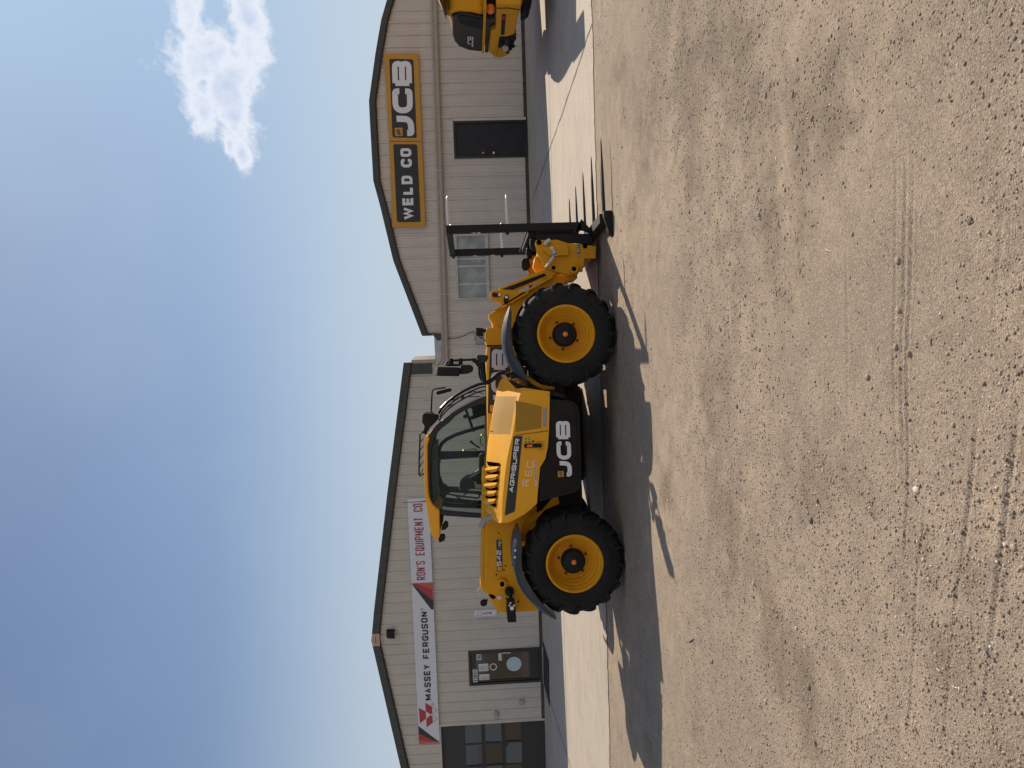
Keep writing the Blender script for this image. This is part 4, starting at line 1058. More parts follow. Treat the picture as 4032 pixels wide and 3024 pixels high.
# rear rings, work lamp on the boom end
mb = MB(); a0 = P(1, 606, 1330, 10.2); a1 = P(1, 590, 1320, 10.2); a2 = P(1, 582, 1300, 10.2); a3 = P(1, 592, 1280, 10.2); a4 = P(1, 606, 1275, 10.2)
mb.tube([a0, a1, a2, a3, a4], .010, 8); part(mb, 'lifting_eye', 'steel')
q_ = P(1, 632, 1392, 10.2); mb = MB(); mb.lathe([(0, -.04), (.03, -.045), (.05, -.03), (.045, .02), (.02, .05)], (q_.x, 10.2, q_.z), 9); mb.tube([q_, P(1, 665, 1370, 10.2)], .014, 6); part(mb, 'rear_work_lamp', 'black')

# ---- boom
mb = slab(1, ((620, 300), (606, 1180), (603, 1270), (612, 1300), (640, 1320), (700, 1320), (760, 1200), (900, 900), (900, 300)), 10.14, 10.50); part(mb, 'boom', 'yellow2', bevel=.03, seg=3)
mb = slab(3, ((553, 1165), (545, 1260), (548, 1400), (556, 1480), (560, 2900), (800, 2900), (800, 1165)), 10.04, 10.42); bo = part(mb, 'boom', 'yellow', bevel=.025, seg=3)
mb = slab(3, ((548, 1030), (556, 1016), (640, 1015), (720, 1018), (720, 1150), (650, 1158), (560, 1158), (545, 1140), (541, 1080)), 10.00, 10.46); part(mb, 'boom_collar', 'yellow2', bevel=.012)
part(slab(3, ((560, 1158), (720, 1152), (720, 1166), (552, 1168)), 10.02, 10.44), 'boom_seam', 'black')
mb = slab(3, ((600, 1020), (600, 990), (590, 965), (565, 925), (572, 903), (700, 838), (910, 700), (1100, 592), (1200, 570), (1290, 575), (1295, 612), (1270, 625), (1200, 640), (1000, 800), (850, 1020)), 10.10, 10.38); nb_ = part(mb, 'boom_nose', 'yellow2', bevel=.012)
mb = slab(3, ((630, 876), (905, 712), (1100, 604), (1090, 590), (905, 690), (605, 872)), 10.02, 10.10); part(mb, 'nose_rib', 'yellow2', bevel=.004)
mb = slab(3, ((590, 715), (578, 735), (578, 765), (590, 790), (620, 800), (655, 812), (685, 838), (760, 812), (900, 735), (900, 722), (720, 712), (650, 706)), 10.02, 10.09); lk = part(mb, 'lever_plate', 'yellow2', bevel=.008)
def oval(reg, pts, Y, t=.006): return slab(reg, pts, Y-t, Y)
mb = MB(); mb.prism(PZ(3, ((597, 745), (605, 728), (630, 732), (668, 738), (672, 755), (655, 765), (615, 766), (600, 758)), 10.01), 10.005, 10.0195); mb.prism(PZ(3, ((697, 760), (712, 745), (732, 755), (730, 790), (712, 820), (694, 815), (690, 790)), 10.01), 10.005, 10.0195)
part(mb, 'lever_slot', 'frameblk', lk)
mb = MB()
for a_, b_ in ((656, 748), (713, 768)):
    q_ = P(3, a_, b_, 10.0); mb.disc((q_.x, q_.z), .019, 9.985, 10.004, 14)
part(mb, 'lever_bolt', 'steel', lk)
mb = slab(3, ((655, 690), (660, 712), (775, 722), (900, 668), (1115, 585), (1110, 565), (1045, 530), (1010, 545), (900, 588), (700, 676)), 10.03, 10.10); tb = part(mb, 'tilt_link', 'yellow2', bevel=.006)
part(slab(3, ((680, 700), (765, 706), (1040, 590), (1020, 572), (840, 640)), 10.018, 10.0295), 'link_groove', 'brown', tb)
# boom decal
mb = slab(2, ((685, 140), (845, 140), (845, 690), (665, 676)), 10.026, 10.036); bd = part(mb, 'boom_decal', 'signblk')
def letters_xz(reg, boxes, Y, m_, name, parent):
    mb = MB()
    for key, org, end, top, t in boxes:
        a_, b_, c_ = P(reg, *org, Y), P(reg, *end, Y), P(reg, *top, Y)
        d = b_-a_; up = c_-a_; h = up.length; L = d.length
        lettering(mb, key, a_, d.normalized(), up.normalized(), h, L, t*h, 0, Vector((0, -1, 0)), rad=t*h*1.3)
    return part(mb, name, m_, parent)
letters_xz(2, [('B', (826, 325), (826, 157), (697, 323), .27), ('C', (822, 516), (822, 346), (692, 514), .27), ('J', (820, 640), (820, 530), (690, 640), .28)], 10.020, 'pinkwhite', 'lettering', bd)
part(slab(2, ((683, 612), (712, 612), (712, 665), (683, 665)), 10.015, 10.021), 'emblem_square', 'emblem', bd)
# front work light on the boom end
mb = slab(3, ((465, 1017), (522, 1019), (526, 1085), (468, 1082)), 10.05, 10.16); mb.tube([P(3, 520, 1040, 10.1), P(3, 548, 1040, 10.1)], .025, 8); mb.tube([P(3, 495, 1085, 10.1), P(3, 500, 1100, 10.1), P(3, 525, 1103, 10.1)], .008, 6)
mb.tube([P(3, 525, 1098, 10.03), P(3, 545, 1130, 10.03), P(3, 565, 1160, 10.03)], .007, 6)
part(mb, 'boom_work_light', 'black', bevel=.008)

# ---- carriage / quick hitch
YQ = 10.0
for yy, off, nm in ((YQ, 0, 'carriage_plate'), ((YQ+1.18), 0, 'carriage_plate')):
    mb = MB(); base = PZ(3, ((955, 300), (948, 335), (962, 400), (1000, 470), (1030, 530), (1110, 556), (1240, 592), (1290, 588), (1345, 505), (1352, 452), (1443, 450), (1446, 350), (1215, 325), (1130, 297)), YQ)
    mb.prism(base, yy, yy+.05); part(mb, nm, 'yellow2', bevel=.008)
mb = slab(3, ((1010, 385), (1015, 352), (1075, 350), (1140, 330), (1200, 340), (1222, 365), (1222, 425), (1075, 430), (1050, 410)), (YQ-.045), YQ); part(mb, 'latch_plate', 'yellow2', bevel=.006)
mb = MB()
for a_, b_, r in ((980, 320, .034), (1355, 350, .030), (1098, 526, .026)):
    q_ = P(3, a_, b_, YQ-.01); mb.disc((q_.x, q_.z), r, (YQ-.008), (YQ-.0015), 20)
part(mb, 'pin_hole', 'hole')
q_ = P(3, 1263, 538, YQ-.01); mb = MB(); mb.lathe([(.028, -.03), (.055, -.034), (.072, -.02), (.075, .01)], (q_.x, YQ, q_.z), 24); ps = part(mb, 'pin_boss', 'yellow2', smooth=40); mb = MB(); mb.disc((q_.x, q_.z), .030, (YQ-.034), (YQ-.03), 18); part(mb, 'boss_hole', 'hole', ps)
mb = MB(); a0 = P(3, 1000, 400, 10.3); a1 = P(3, 1250, 560, 10.3); a2 = P(3, 1300, 420, 10.3)
for q_ in (a0, a1, a2): mb.tube([(q_.x, YQ+.05, q_.z), (q_.x, (YQ+1.2), q_.z)], .05, 12)
mb.box(a2.x-.1, a2.x+.03, YQ+.051, (YQ+1.18), a2.z-.15, a2.z+.12); part(mb, 'cross_tube', 'yellow2')
mb = slab(3, ((1290, 340), (1310, 338), (1314, 440), (1294, 442)), (YQ-.008), YQ-.002); qf = part(mb, 'hitch_decal', 'signblk')
ln(3, 'Q-FIT', (1312, 438), (1310, 343), (1295, 438), YQ-.012, .0062, .006, 'white', 'hitch_text', qf, rad=.012)
mb = MB(); mb.tube([P(3, 1068, 300, (YQ-.04)), P(3, 1040, 318, (YQ-.04)), P(3, 1026, 345, (YQ-.04))], [.030, .030, .026], 12); mb.tube([P(3, 1098, 440, (YQ-.07)), P(3, 1068, 480, (YQ-.07)), P(3, 1038, 525, (YQ-.07))], [.024, .022, .018], 10); part(mb, 'locking_handle', 'cream', smooth=50)
mb = MB(); q_ = P(3, 1102, 400, (YQ-.06)); mb.lathe([(0, -.05), (.02, -.048), (.035, -.03), (.045, -.02), (.045, .02)], (q_.x, (YQ-.04), q_.z), 12); q_ = P(3, 1085, 372, (YQ-.06)); mb.lathe([(0, -.04), (.025, -.035), (.03, .01)], (q_.x, (YQ-.04), q_.z), 10)
mb.tube([P(3, 1075, 365, (YQ-.08)), P(3, 1095, 395, (YQ-.10)), P(3, 1125, 395, (YQ-.09)), P(3, 1130, 420, (YQ-.08)), P(3, 1105, 432, (YQ-.08)), P(3, 1088, 420, (YQ-.08))], .007, 6); part(mb, 'latch_pin', 'steel')
mb = slab(3, ((905, 300), (915, 282), (955, 276), (957, 380), (940, 386), (915, 372), (904, 340)), (YQ+.08), (YQ+.16)); mb.prism(PZ(3, ((905, 300), (915, 282), (955, 276), (957, 380), (940, 386), (915, 372), (904, 340)), (YQ+.08)), YQ+.74, YQ+.82); part(mb, 'hook', 'frameblk', bevel=.012)
mb = slab(3, ((835, 470), (850, 450), (900, 446), (908, 520), (880, 548), (850, 545), (836, 515)), 10.86, 10.94); part(mb, 'far_hook', 'frameblk', bevel=.012)
mb = slab(3, ((868, 490), (935, 484), (960, 560), (900, 582), (870, 530)), 10.95, 11.0); part(mb, 'far_plate', 'yellow2', bevel=.006)
mb = slab(3, ((950, 430), (1000, 480), (1030, 540), (960, 560), (930, 520)), 10.2, 10.35); part(mb, 'tilt_cylinder', 'yellow2', bevel=.01)

# ---- bale fork
YF1, YF2 = 9.95, 11.70
fx0 = P(3, 700, 232, YF1); fx1 = P(3, 700, 168, YF1); ztop = P(3, 218, 200, YF1).z; zbot = P(3, 1420, 200, YF1).z
fk = MB(); x0, x1 = fx0.x, fx1.x
fk.box(x0, x1, YF1, (YF1+.08), .26, ztop); fk.box(x0, x1, YF2, (YF2+.08), .26, ztop)
fk.box(x0+.004, x1-.004, (YF1+.08), YF2, ztop-.085, ztop-.002)
fk.box(x0, x1-.02, (YF1+.08), YF2, .27, .36); fk.box(x0+.01, x0+.035, (YF1+.081), YF2-.001, .361, .98)  # second box is an edge-on back plate added to fill the fork's shadow
fk.box(x0-.02, x0+.07, YQ-.03, YQ+.07, .30, P(3, 955, 250, 9.8).z); fk.box(x0-.02, x0+.07, YQ+1.1, YQ+1.2, .30, P(3, 955, 250, 9.8).z)
fk.prism(PZ(3, ((955, 245), (955, 300), (1130, 292), (1215, 322), (1420, 330), (1420, 245)), YQ-.03), YQ, YQ+.02); fk.prism(PZ(3, ((955, 245), (955, 300), (1130, 292), (1215, 322), (1420, 330), (1420, 245)), YQ-.03), YQ+1.2, YQ+1.22)
fk.box(x0-.05, x0+.03, YQ, YQ+1.2, P(3, 940, 250, 9.8).z-.02, P(3, 900, 250, 9.8).z)
bx = P(4, 1640, 960, 9.15).x
fo = part(fk, 'bale_fork', 'frameblk', bevel=.006)
mb = MB(); mb.box(bx-.06, bx+.06, 9.22, 12.25, .03, .15); part(mb, 'spike_beam', 'frameblk', bevel=.008)
mb = MB()
for yy in (YF1, YF2): mb.prism([(x0+.0, .34), (x1+.04, .26), (bx+.02, .14), (bx-.06, .05), (x0, .24)], yy, yy+.09)
part(mb, 'beam_bracket', 'frameblk', bevel=.004)
mb = slab(3, ((1508, 60), (1575, 58), (1585, 100), (1590, 160), (1582, 270), (1550, 235), (1508, 110)), 9.12, 9.22); part(mb, 'end_shoe', 'black', bevel=.006)
mb = MB(); 
for k in range(5):
    yy = 9.20 + .745*k; mb = MB()
    xb = bx+.05; L = .93
    mb.tube([(xb, yy, .095), (xb+.1, yy, .095), (xb+L*.55, yy, .098), (xb+L*.93, yy, .100), (xb+L, yy, .102)], [.020, .019, .016, .008, .002], 10); sp = part(mb, 'spike', 'gloss', fo, smooth=60)
    mb = MB(); mb.tube([(xb+L*.9, yy, .100), (xb+L+.004, yy, .102)], [.0135, .003], 8); part(mb, 'spike_tip', 'steel', sp) if False else None
for yy in ((YF1+.04), (YF2+.04)):
    for vz in (P(4, 152, 1000, YF1).z, P(4, 707, 1000, YF1).z):
        zz = vz; mb = MB(); xe = P(4, 707, 745, YF1).x
        mb.tube([(x1-.02, yy, zz), (x1+(xe-x1)*.5, yy, zz+.008), (xe-.05, yy, zz+.006), (xe, yy, zz+.001), (xe+.012, yy, zz-.008)], [.017, .0155, .0135, .008, .002], 10); part(mb, 'tine', 'steel', fo, smooth=60)
mb = MB()
for yy in ((YF1+.04), (YF2+.04)):
    for vz in (ztop-.06, P(4, 707, 1100, YF1).z, .34):
        mb.tube([(x0-.035, yy, vz), (x0+.01, yy, vz)], [.020, .030], 8); mb.tube([(x1-.005, yy, vz+.06), (x1+.012, yy, vz+.06)], .010, 6)
part(mb, 'tine_nut', 'gloss')
for (a_, b_, c_, d_, m_, Y) in ((427, 442, 222, 246, 'orange', YF1-.01), (442, 458, 224, 246, 'paper', YF1-.01), (473, 500, 228, 246, 'paper', YF1-.01), (430, 442, 415, 432, 'orange', YF2-.05), (442, 460, 415, 432, 'paper', YF2-.05), (580, 612, 414, 432, 'paper', YF2-.05)):
    q_ = P(3, a_, 200, Y); q2_ = P(3, b_, 200, Y); yy = (YF1+.04) if Y < 10.5 else (YF2+.04)
    part(MB().box(x0-.006, x0-.001, yy-.035, yy+.03, q2_.z, q_.z), 'sticker', m_)
# ---- mudguards
def guard(reg, outer, inner, Y0, Y1, name='mudguard'):
    mb = MB(); o = PZ(reg, outer, Y0); i = PZ(reg, inner, Y0); n_ = len(o)
    # outer shell sweeping across the tyre with a turned down lip on the near side
    vs = []
    for k in range(n_):
        (xo, zo), (xi, zi) = o[k], i[k]
        vs += [(xi, Y0, zi), (xo*.6+xi*.4, Y0-.005, zo*.6+zi*.4), (xo, Y0+.04, zo), (xo, Y1, zo), (xo*.8+xi*.2, Y1, zo*.8+zi*.2-.01), (xo*.85+xi*.15, Y0+.04, zo*.85+zi*.15-.01), (xi, Y0+.02, zi)]
    m = 7
    fs = [[k*m+j, k*m+(j+1) % m, (k+1)*m+(j+1) % m, (k+1)*m+j] for k in range(n_-1) for j in range(m)] + [list(range(m)), [(n_-1)*m+j for j in range(m)]]
    mb.add(vs, fs); return part(mb, name, 'bluegrey', smooth=50)
guard(3, ((738, 838), (712, 900), (692, 980), (685, 1060), (686, 1130), (700, 1200), (735, 1300), (790, 1385), (845, 1440), (898, 1484)), ((745, 845), (758, 900), (755, 960), (752, 1020), (753, 1080), (766, 1180), (800, 1270), (845, 1345), (865, 1400), (885, 1470)), YN-.03, 9.60)
guard(1, ((918, 802), (885, 880), (870, 960), (869, 1040), (880, 1140), (910, 1240), (960, 1330), (1040, 1420), (1120, 1490), (1225, 1545)), ((930, 830), (940, 890), (945, 960), (940, 1050), (948, 1130), (975, 1200), (1020, 1280), (1085, 1375), (1150, 1450), (1222, 1515)), YN-.03, 9.60)
for (fx) in (fwc.x, rwc.x):
    mb = MB(); n_ = 14; vs = []
    for k in range(n_):
        a = R(20+ (150-20)*k/(n_-1)); vs += [(fx+.74*math.cos(a), 11.7, WR+.74*math.sin(a)), (fx+.74*math.cos(a), 12.20, WR+.74*math.sin(a)), (fx+.72*math.cos(a), 12.20, WR+.72*math.sin(a)), (fx+.72*math.cos(a), 11.7, WR+.72*math.sin(a))]
    mb.add(vs, [[k*4+j, k*4+(j+1) % 4, (k+1)*4+(j+1) % 4, (k+1)*4+j] for k in range(n_-1) for j in range(4)]); part(mb, 'mudguard', 'bluegrey')
mb = MB()
for a_, b_ in ((694, 968), (694, 1022)): 
    q_ = P(3, a_, b_, YN); mb.tube([(q_.x, YN+.05, q_.z), (q_.x, YN+.05, q_.z+.012)], .012, 8)
for a_, b_ in ((888, 965), (885, 1020)):
    q_ = P(1, a_, b_, YN); mb.tube([(q_.x, YN-.045, q_.z), (q_.x, YN-.03, q_.z)], .012, 8)
part(mb, 'guard_rivet', 'steel')

# ---- engine pod: lofted shell
ST = [  # y, bottom x, crease x, top x  in zoom 2
 (1574, 830, 775, 752), (1550, 880, 785, 705), (1505, 962, 786, 668), (1460, 1020, 786, 638), (1415, 1066, 788, 626),
 (1340, 1072, 793, 632), (1230, 1082, 803, 640), (1120, 1092, 817, 650), (1050, 1135, 827, 656), (960, 1155, 845, 664), (850, 1163, 872, 680),
 (760, 1166, 886, 695), (680, 1168, 898, 706), (600, 1170, 912, 722), (540, 1172, 928, 734), (492, 1120, 945, 742)]
pod = MB(); rows_ = []
YO = YN+.06; YT = 9.80
for (yy, bx_, cx_, tx_) in ST:
    pb = P(2, bx_, yy, YO); pc = P(2, cx_, yy, YO)
    # crease rounded by two extra points
    pt = P(2, tx_, yy, YT)
    pcz = P(2, cx_-14, yy, YO+.035)
    pin = P(2, tx_+8, yy, 9.93)
    low = pc.lerp(pb, .12)
    sl = (pt-pcz)
    rows_.append([pb, pb.lerp(pc, .5), low, (pc*.72+pcz*.28), pcz+sl*.05, pcz+sl*.5+Vector((0, 0, .012)), pt, pt+Vector((0, .08, .004)), pin, Vector((pin.x, 9.93, pb.z))])
m = 10
for r_w in rows_: pod.v += [tuple(v) for v in r_w]
for k in range(len(rows_)-1):
    for j in range(m):
        g_ = 1 if (10 <= k <= 13 and j in (4, 5)) else 0
        pod.f.append([k*m+j, k*m+(j+1) % m, (k+1)*m+(j+1) % m, (k+1)*m+j]); pod.m.append(g_)
pod.f += [list(range(m)), ]; pod.m.append(0)
hood = part(pod, 'engine_cover', ['yellow', 'mesh'], smooth=38)
# front scoop of the cover
fr = MB()
F0 = rows_[-1]; tip = P(2, 800, 381, 9.40); tipl = P(2, 838, 405, 9.30)
f1 = [P(2, 892, 480, YO+.02), P(2, 860, 440, YO+.06), P(2, 826, 400, 9.26), P(2, 800, 382, 9.34), P(2, 772, 404, 9.48), P(2, 757, 430, 9.60), P(2, 745, 470, 9.70)]
top_ = [F0[3], F0[4], F0[4].lerp(F0[5], .5), F0[5], F0[5].lerp(F0[6], .5), F0[6].lerp(F0[5], .2), F0[6]]
vs = [tuple(v) for v in top_]+[tuple(v) for v in f1]+[(v.x-.02, v.y+.12, v.z-.10) for v in f1]
fr.add(vs, [[i, i+1, i+8, i+7] for i in range(6)]+[[7+i, 8+i, 15+i, 14+i] for i in range(6)])
part(fr, 'cover_scoop', 'yellow', smooth=50)
fr = slab(2, ((892, 482), (945, 492), (1172, 545), (1172, 500), (1130, 495), (960, 470)), YO+.01, YO+.1); part(fr, 'cover_edge', 'yellow', bevel=.004)
part(slab(2, ((828, 400), (850, 430), (885, 465), (950, 480), (1160, 530), (1300, 560), (1280, 520), (1200, 500), (1100, 480), (980, 455), (900, 430)), YO+.06, YO+.3), 'intake_liner', 'black', bevel=.01)
# shut line between grille and bonnet
mb = MB(); 
a0 = [P(2, c_, d_, YO-.0025) for c_, d_ in ((1158, 822), (1000, 843), (893, 858))]; 
mb.tube(a0, .004, 4); mb.tube([P(2, 868, 858, YO+.03), P(2, 780, 842, (YO+YT)/2-.01), P(2, 682, 822, YT-.004)], .004, 4); part(mb, 'shut_line', 'brown', hood)
# side grille window
part(slab(2, ((893, 575), (1105, 622), (1100, 800), (893, 832)), YO-.004, YO-.001), 'side_grille', 'mesh', hood)
part(slab(2, ((1115, 632), (1146, 628), (1144, 785), (1113, 788)), YO-.006, YO-.001), 'reflector', 'grey', hood, bevel=.003)
# louvres
def slope_pt(x_, y_):            # point on the sloped upper face for a pixel of zoom 2
    ks = [s_[0] for s_ in ST]
    for k in range(len(ST)-1):
        if ST[k][0] >= y_ >= ST[k+1][0]:
            f_ = (ST[k][0]-y_)/(ST[k][0]-ST[k+1][0]); cx_ = ST[k][2]+(ST[k+1][2]-ST[k][2])*f_; tx_ = ST[k][3]+(ST[k+1][3]-ST[k][3])*f_; break
    g_ = (cx_-14-x_)/(cx_-14-tx_); return P(2, x_, y_, YO+.035+(YT-YO-.035)*g_)
nsl = Vector((0, -.42, 1)).normalized()
slots = MB(); fins = MB()
tips = [(635, 1130, 665, 1168), (630, 1192, 662, 1235), (622, 1257, 655, 1298), (618, 1320, 650, 1362), (615, 1382, 650, 1425)]
for i, (tx_, ty_, ex, ey) in enumerate(tips):
    f_ = i*66
    A_ = slope_pt(768-6*i, 1110+f_); B_ = slope_pt(672-4*i, 1083+f_) if True else None
    C_ = slope_pt(ex+2, ey+6); D_ = slope_pt(752-6*i, 1150+f_)
    lift = nsl*.022
    T_ = P(2, tx_, ty_, YT-.03)
    M_ = slope_pt(720-5*i, 1112+f_)
    up = nsl
    # raised hood: front lip lifted off the slot, tail flush
    a = A_+up*.020; m_ = M_+up*.050; t_ = T_; d = D_+up*.020; c = C_+up*.012-Vector((-.03,0,0)); mid2 = (C_+D_)/2+up*.022
    lip = [a, m_, t_]; tail = [d, mid2, c]
    midr = [(lip[k]+tail[k])/2+up*.016 for k in range(3)]
    vs = lip+midr+tail+[v-up*.012 for v in lip]
    fins.add(vs, [[0, 1, 4, 3], [1, 2, 5, 4], [3, 4, 7, 6], [4, 5, 8, 7], [0, 9, 10, 1], [1, 10, 11, 2], [2, 11, 8, 5]])
    s1_ = slope_pt(775-6*i, 1084+f_)+up*.018; s2_ = slope_pt(664-4*i, 1070+f_)+up*.018; s3_ = slope_pt(676-4*i, 1104+f_)+up*.018; s4_ = slope_pt(768-6*i, 1114+f_)+up*.018
    slots.add([s1_, s2_, s3_, s4_], [[0, 1, 2, 3]])
f_ = 5*66
slots.add([slope_pt(742, 1082+f_+4)+nsl*.018, slope_pt(656, 1064+f_)+nsl*.018, slope_pt(668, 1084+f_)+nsl*.018, slope_pt(738, 1108+f_+8)+nsl*.018], [[0, 1, 2, 3]])
part(fins, 'louvre', 'yellow', hood, smooth=25); part(slots, 'louvre_slot', 'hole', hood)
# stripe with lettering
mb = slab(2, ((875, 872), (884, 866), (948, 864), (886, 1478), (870, 1488), (806, 1514), (804, 1500)), YO-.005, YO-.001); st_ = part(mb, 'stripe_decal', 'signblk', hood)
ln(2, 'AGRISUPER', (872, 1326), (926, 888), (836, 1322), YO-.009, .0125, .0085, 'white', 'stripe_lettering', hood, rad=.014)
for txt, a_, b_, c_ in (('R', (1003, 1272), (1003, 1217), (950, 1272)), ('E', (1023, 1190), (1023, 1143), (973, 1190)), ('C', (1040, 1122), (1040, 1068), (985, 1122))):
    ln(2, txt, a_, b_, c_, YO-.004, .0085, .001, 'white', 'dealer_letter', hood, rad=.012)
db = part(slab(2, ((1047, 1064), (1060, 1064), (1066, 1272), (1052, 1272)), YO-.005, YO-.001), 'dealer_strip', 'white', hood)
GL['H'] = [[(0, 0), (0, 1)], [(1, 0), (1, 1)], [(0, .5), (1, .5)]]
ln(2, 'WWW.RONSEQUIPMENT.COM', (1063, 1266), (1057, 1070), (1055, 1266), YO-.008, .0028, .0022, 'ink', 'dealer_text', hood)
# latch handle and warning stickers
part(slab(2, ((1066, 915), (1070, 905), (1122, 905), (1128, 915), (1126, 975), (1115, 985), (1070, 980), (1066, 970)), YO-.004, YO-.001), 'latch_recess', 'yellow2', hood, bevel=.002)
lh = part(slab(2, ((962, 930), (1100, 926), (1106, 934), (1104, 958), (964, 962)), YO-.03, YO-.001), 'latch_handle', 'black', hood, bevel=.006)
part(slab(2, ((985, 936), (1030, 934), (1030, 954), (985, 955)), YO-.034, YO-.0305), 'latch_button', 'orange', hood, bevel=.003)
ws = part(slab(2, ((960, 872), (1015, 870), (1018, 926), (962, 928)), YO-.004, YO-.001), 'warning_sticker', mat('sticker_yellow', (.55, .42, .03), .5), hood)
mb = MB()
for a_, b_ in ((966, 886), (966, 912)):
    q_ = [P(2, a_+16, b_-9, YO-.006), P(2, a_+16, b_+9, YO-.006), P(2, a_, b_, YO-.006)]; q_ = [(v.x, v.z) for v in q_]; c_ = (sum(v[0] for v in q_)/3, sum(v[1] for v in q_)/3)
    mb.ring(q_, [(c_[0]+(v[0]-c_[0])*.6, c_[1]+(v[1]-c_[1])*.6) for v in q_], YO-.006, YO-.0045)
for a_, b_ in ((995, 880), (1000, 890), (994, 910), (1003, 916)): mb.prism(PZ(2, ((a_, b_), (a_+8, b_), (a_+8, b_+8), (a_, b_+8)), YO-.006), YO-.006, YO-.0045)
part(mb, 'sticker_symbol', 'ink', hood)
part(slab(2, ((1025, 905), (1035, 898), (1043, 908), (1034, 918)), YO-.004, YO-.001), 'key_hole', 'black', hood)
# lower skirt
mb = slab(2, ((1188, 562), (1330, 575), (1375, 592), (1404, 620), (1417, 660), (1422, 800), (1434, 1150), (1434, 1255), (1418, 1300), (1385, 1325), (1290, 1352), (1180, 1376), (1088, 1404), (1084, 1380), (1090, 1150), (1098, 1110), (1145, 1048), (1162, 960), (1172, 700), (1174, 560)), YO+.012, 9.95); sk = part(mb, 'lower_cover', 'black', bevel=.035, seg=4)
mb = slab(2, ((1200, 580), (1325, 592), (1360, 605), (1382, 630), (1390, 670), (1395, 800), (1405, 1150), (1402, 1240), (1385, 1285), (1340, 1305), (1180, 1350), (1100, 1375), (1106, 1150), (1112, 1120), (1158, 1055), (1176, 960), (1188, 700)), YO-.002, YO+.03); part(mb, 'cover_panel', 'brown', sk, bevel=.012, seg=3)
YS = YO-.006
letters_xz(2, [('B', (1338, 890), (1334, 742), (1224, 890), .27), ('C', (1348, 1058), (1342, 910), (1230, 1056), .27), ('J', (1352, 1196), (1350, 1072), (1236, 1192), .30)], YS, 'white', 'lettering', sk)
eq = part(slab(2, ((1236, 1152), (1284, 1150), (1286, 1198), (1238, 1200)), YS-.008, YS-.0055), 'emblem_square', 'signyel', sk)
ln(2, 'JCB', (1270, 1192), (1266, 1160), (1252, 1190), YS-.011, .004, .003, 'ink', 'emblem_mark', sk)
mb = slab(2, ((1420, 690), (1500, 690), (1500, 1300), (1425, 1300)), 9.98, 10.6) if False else None
# exhaust pipe behind the cover
mb = MB(); mb.tube([P(1, 720, 690, 9.72), P(1, 680, 702, 9.72), P(1, 645, 720, 9.72), P(1, 626, 745, 9.72), P(1, 615, 780, 9.72)], [.042, .042, .042, .040, .040], 16, caps=True); part(mb, 'exhaust_pipe', 'grey', smooth=50)

# ---- cab
YC, YF = 10.50, 11.75
outer = ((650, 540), (600, 556), (540, 582), (480, 612), (420, 645), (360, 683), (300, 728), (245, 775), (205, 826), (180, 880), (172, 960), (170, 1080), (172, 1200), (178, 1320), (186, 1400), (198, 1440), (222, 1478), (255, 1500), (320, 1516), (420, 1524), (530, 1531), (640, 1536))
inner = ((650, 600), (600, 608), (548, 625), (492, 648), (440, 676), (400, 704), (345, 760), (290, 800), (246, 845), (222, 890), (205, 960), (196, 1080), (197, 1200), (203, 1320), (212, 1385), (224, 1420), (243, 1446), (268, 1462), (325, 1474), (425, 1484), (532, 1494), (640, 1500))
def ring2(Y, Y2, nm, o_=outer, i_=inner, m_='gloss'):
    mb = MB(); o = PZ(2, o_, YC); i = PZ(2, i_, YC); n_ = len(o); vs = []
    for k in range(n_): vs += [(o[k][0], Y, o[k][1]), (i[k][0], Y, i[k][1]), (i[k][0], Y2, i[k][1]), (o[k][0], Y2, o[k][1])]
    mb.add(vs, [[k*4+j, k*4+(j+1) % 4, (k+1)*4+(j+1) % 4, (k+1)*4+j] for k in range(n_-1) for j in range(4)]+[[0, 1, 2, 3], [n_*4-4, n_*4-3, n_*4-2, n_*4-1]]); return part(mb, nm, m_, bevel=.006)
ring2(YC, YC+.07, 'cab_frame'); ring2(YF-.07, YF, 'cab_frame')
# grey inner posts
ins = [(a_+14 if b_ > 700 else a_, b_ if b_ < 700 else b_) for a_, b_ in inner]
# windscreen and rear screens span the width along the outline
mb = MB(); wsn = [P(2, a_, b_, YC) for a_, b_ in outer[:10]]
vs = []
for p_ in wsn: vs += [(p_.x+.002, YC+.06, p_.z), (p_.x+.002, YF-.06, p_.z)]
mb.add(vs, [[2*k, 2*k+1, 2*k+3, 2*k+2] for k in range(len(wsn)-1)]); part(mb, 'windscreen', 'cabglass', smooth=60)
mb = MB(); mb.prism(PZ(2, inner+((650, 1500),), YC+.03), YC+.03, YC+.036); part(mb, 'side_window', 'cabglass')
mb = MB(); rs = [P(2, a_, b_, YC) for a_, b_ in outer[16:]]; vs = []
for p_ in rs: vs += [(p_.x, YC+.07, p_.z), (p_.x, YF-.07, p_.z)]
mb.add(vs, [[2*k, 2*k+1, 2*k+3, 2*k+2] for k in range(len(rs)-1)]); part(mb, 'rear_window', 'cabglass', smooth=60)
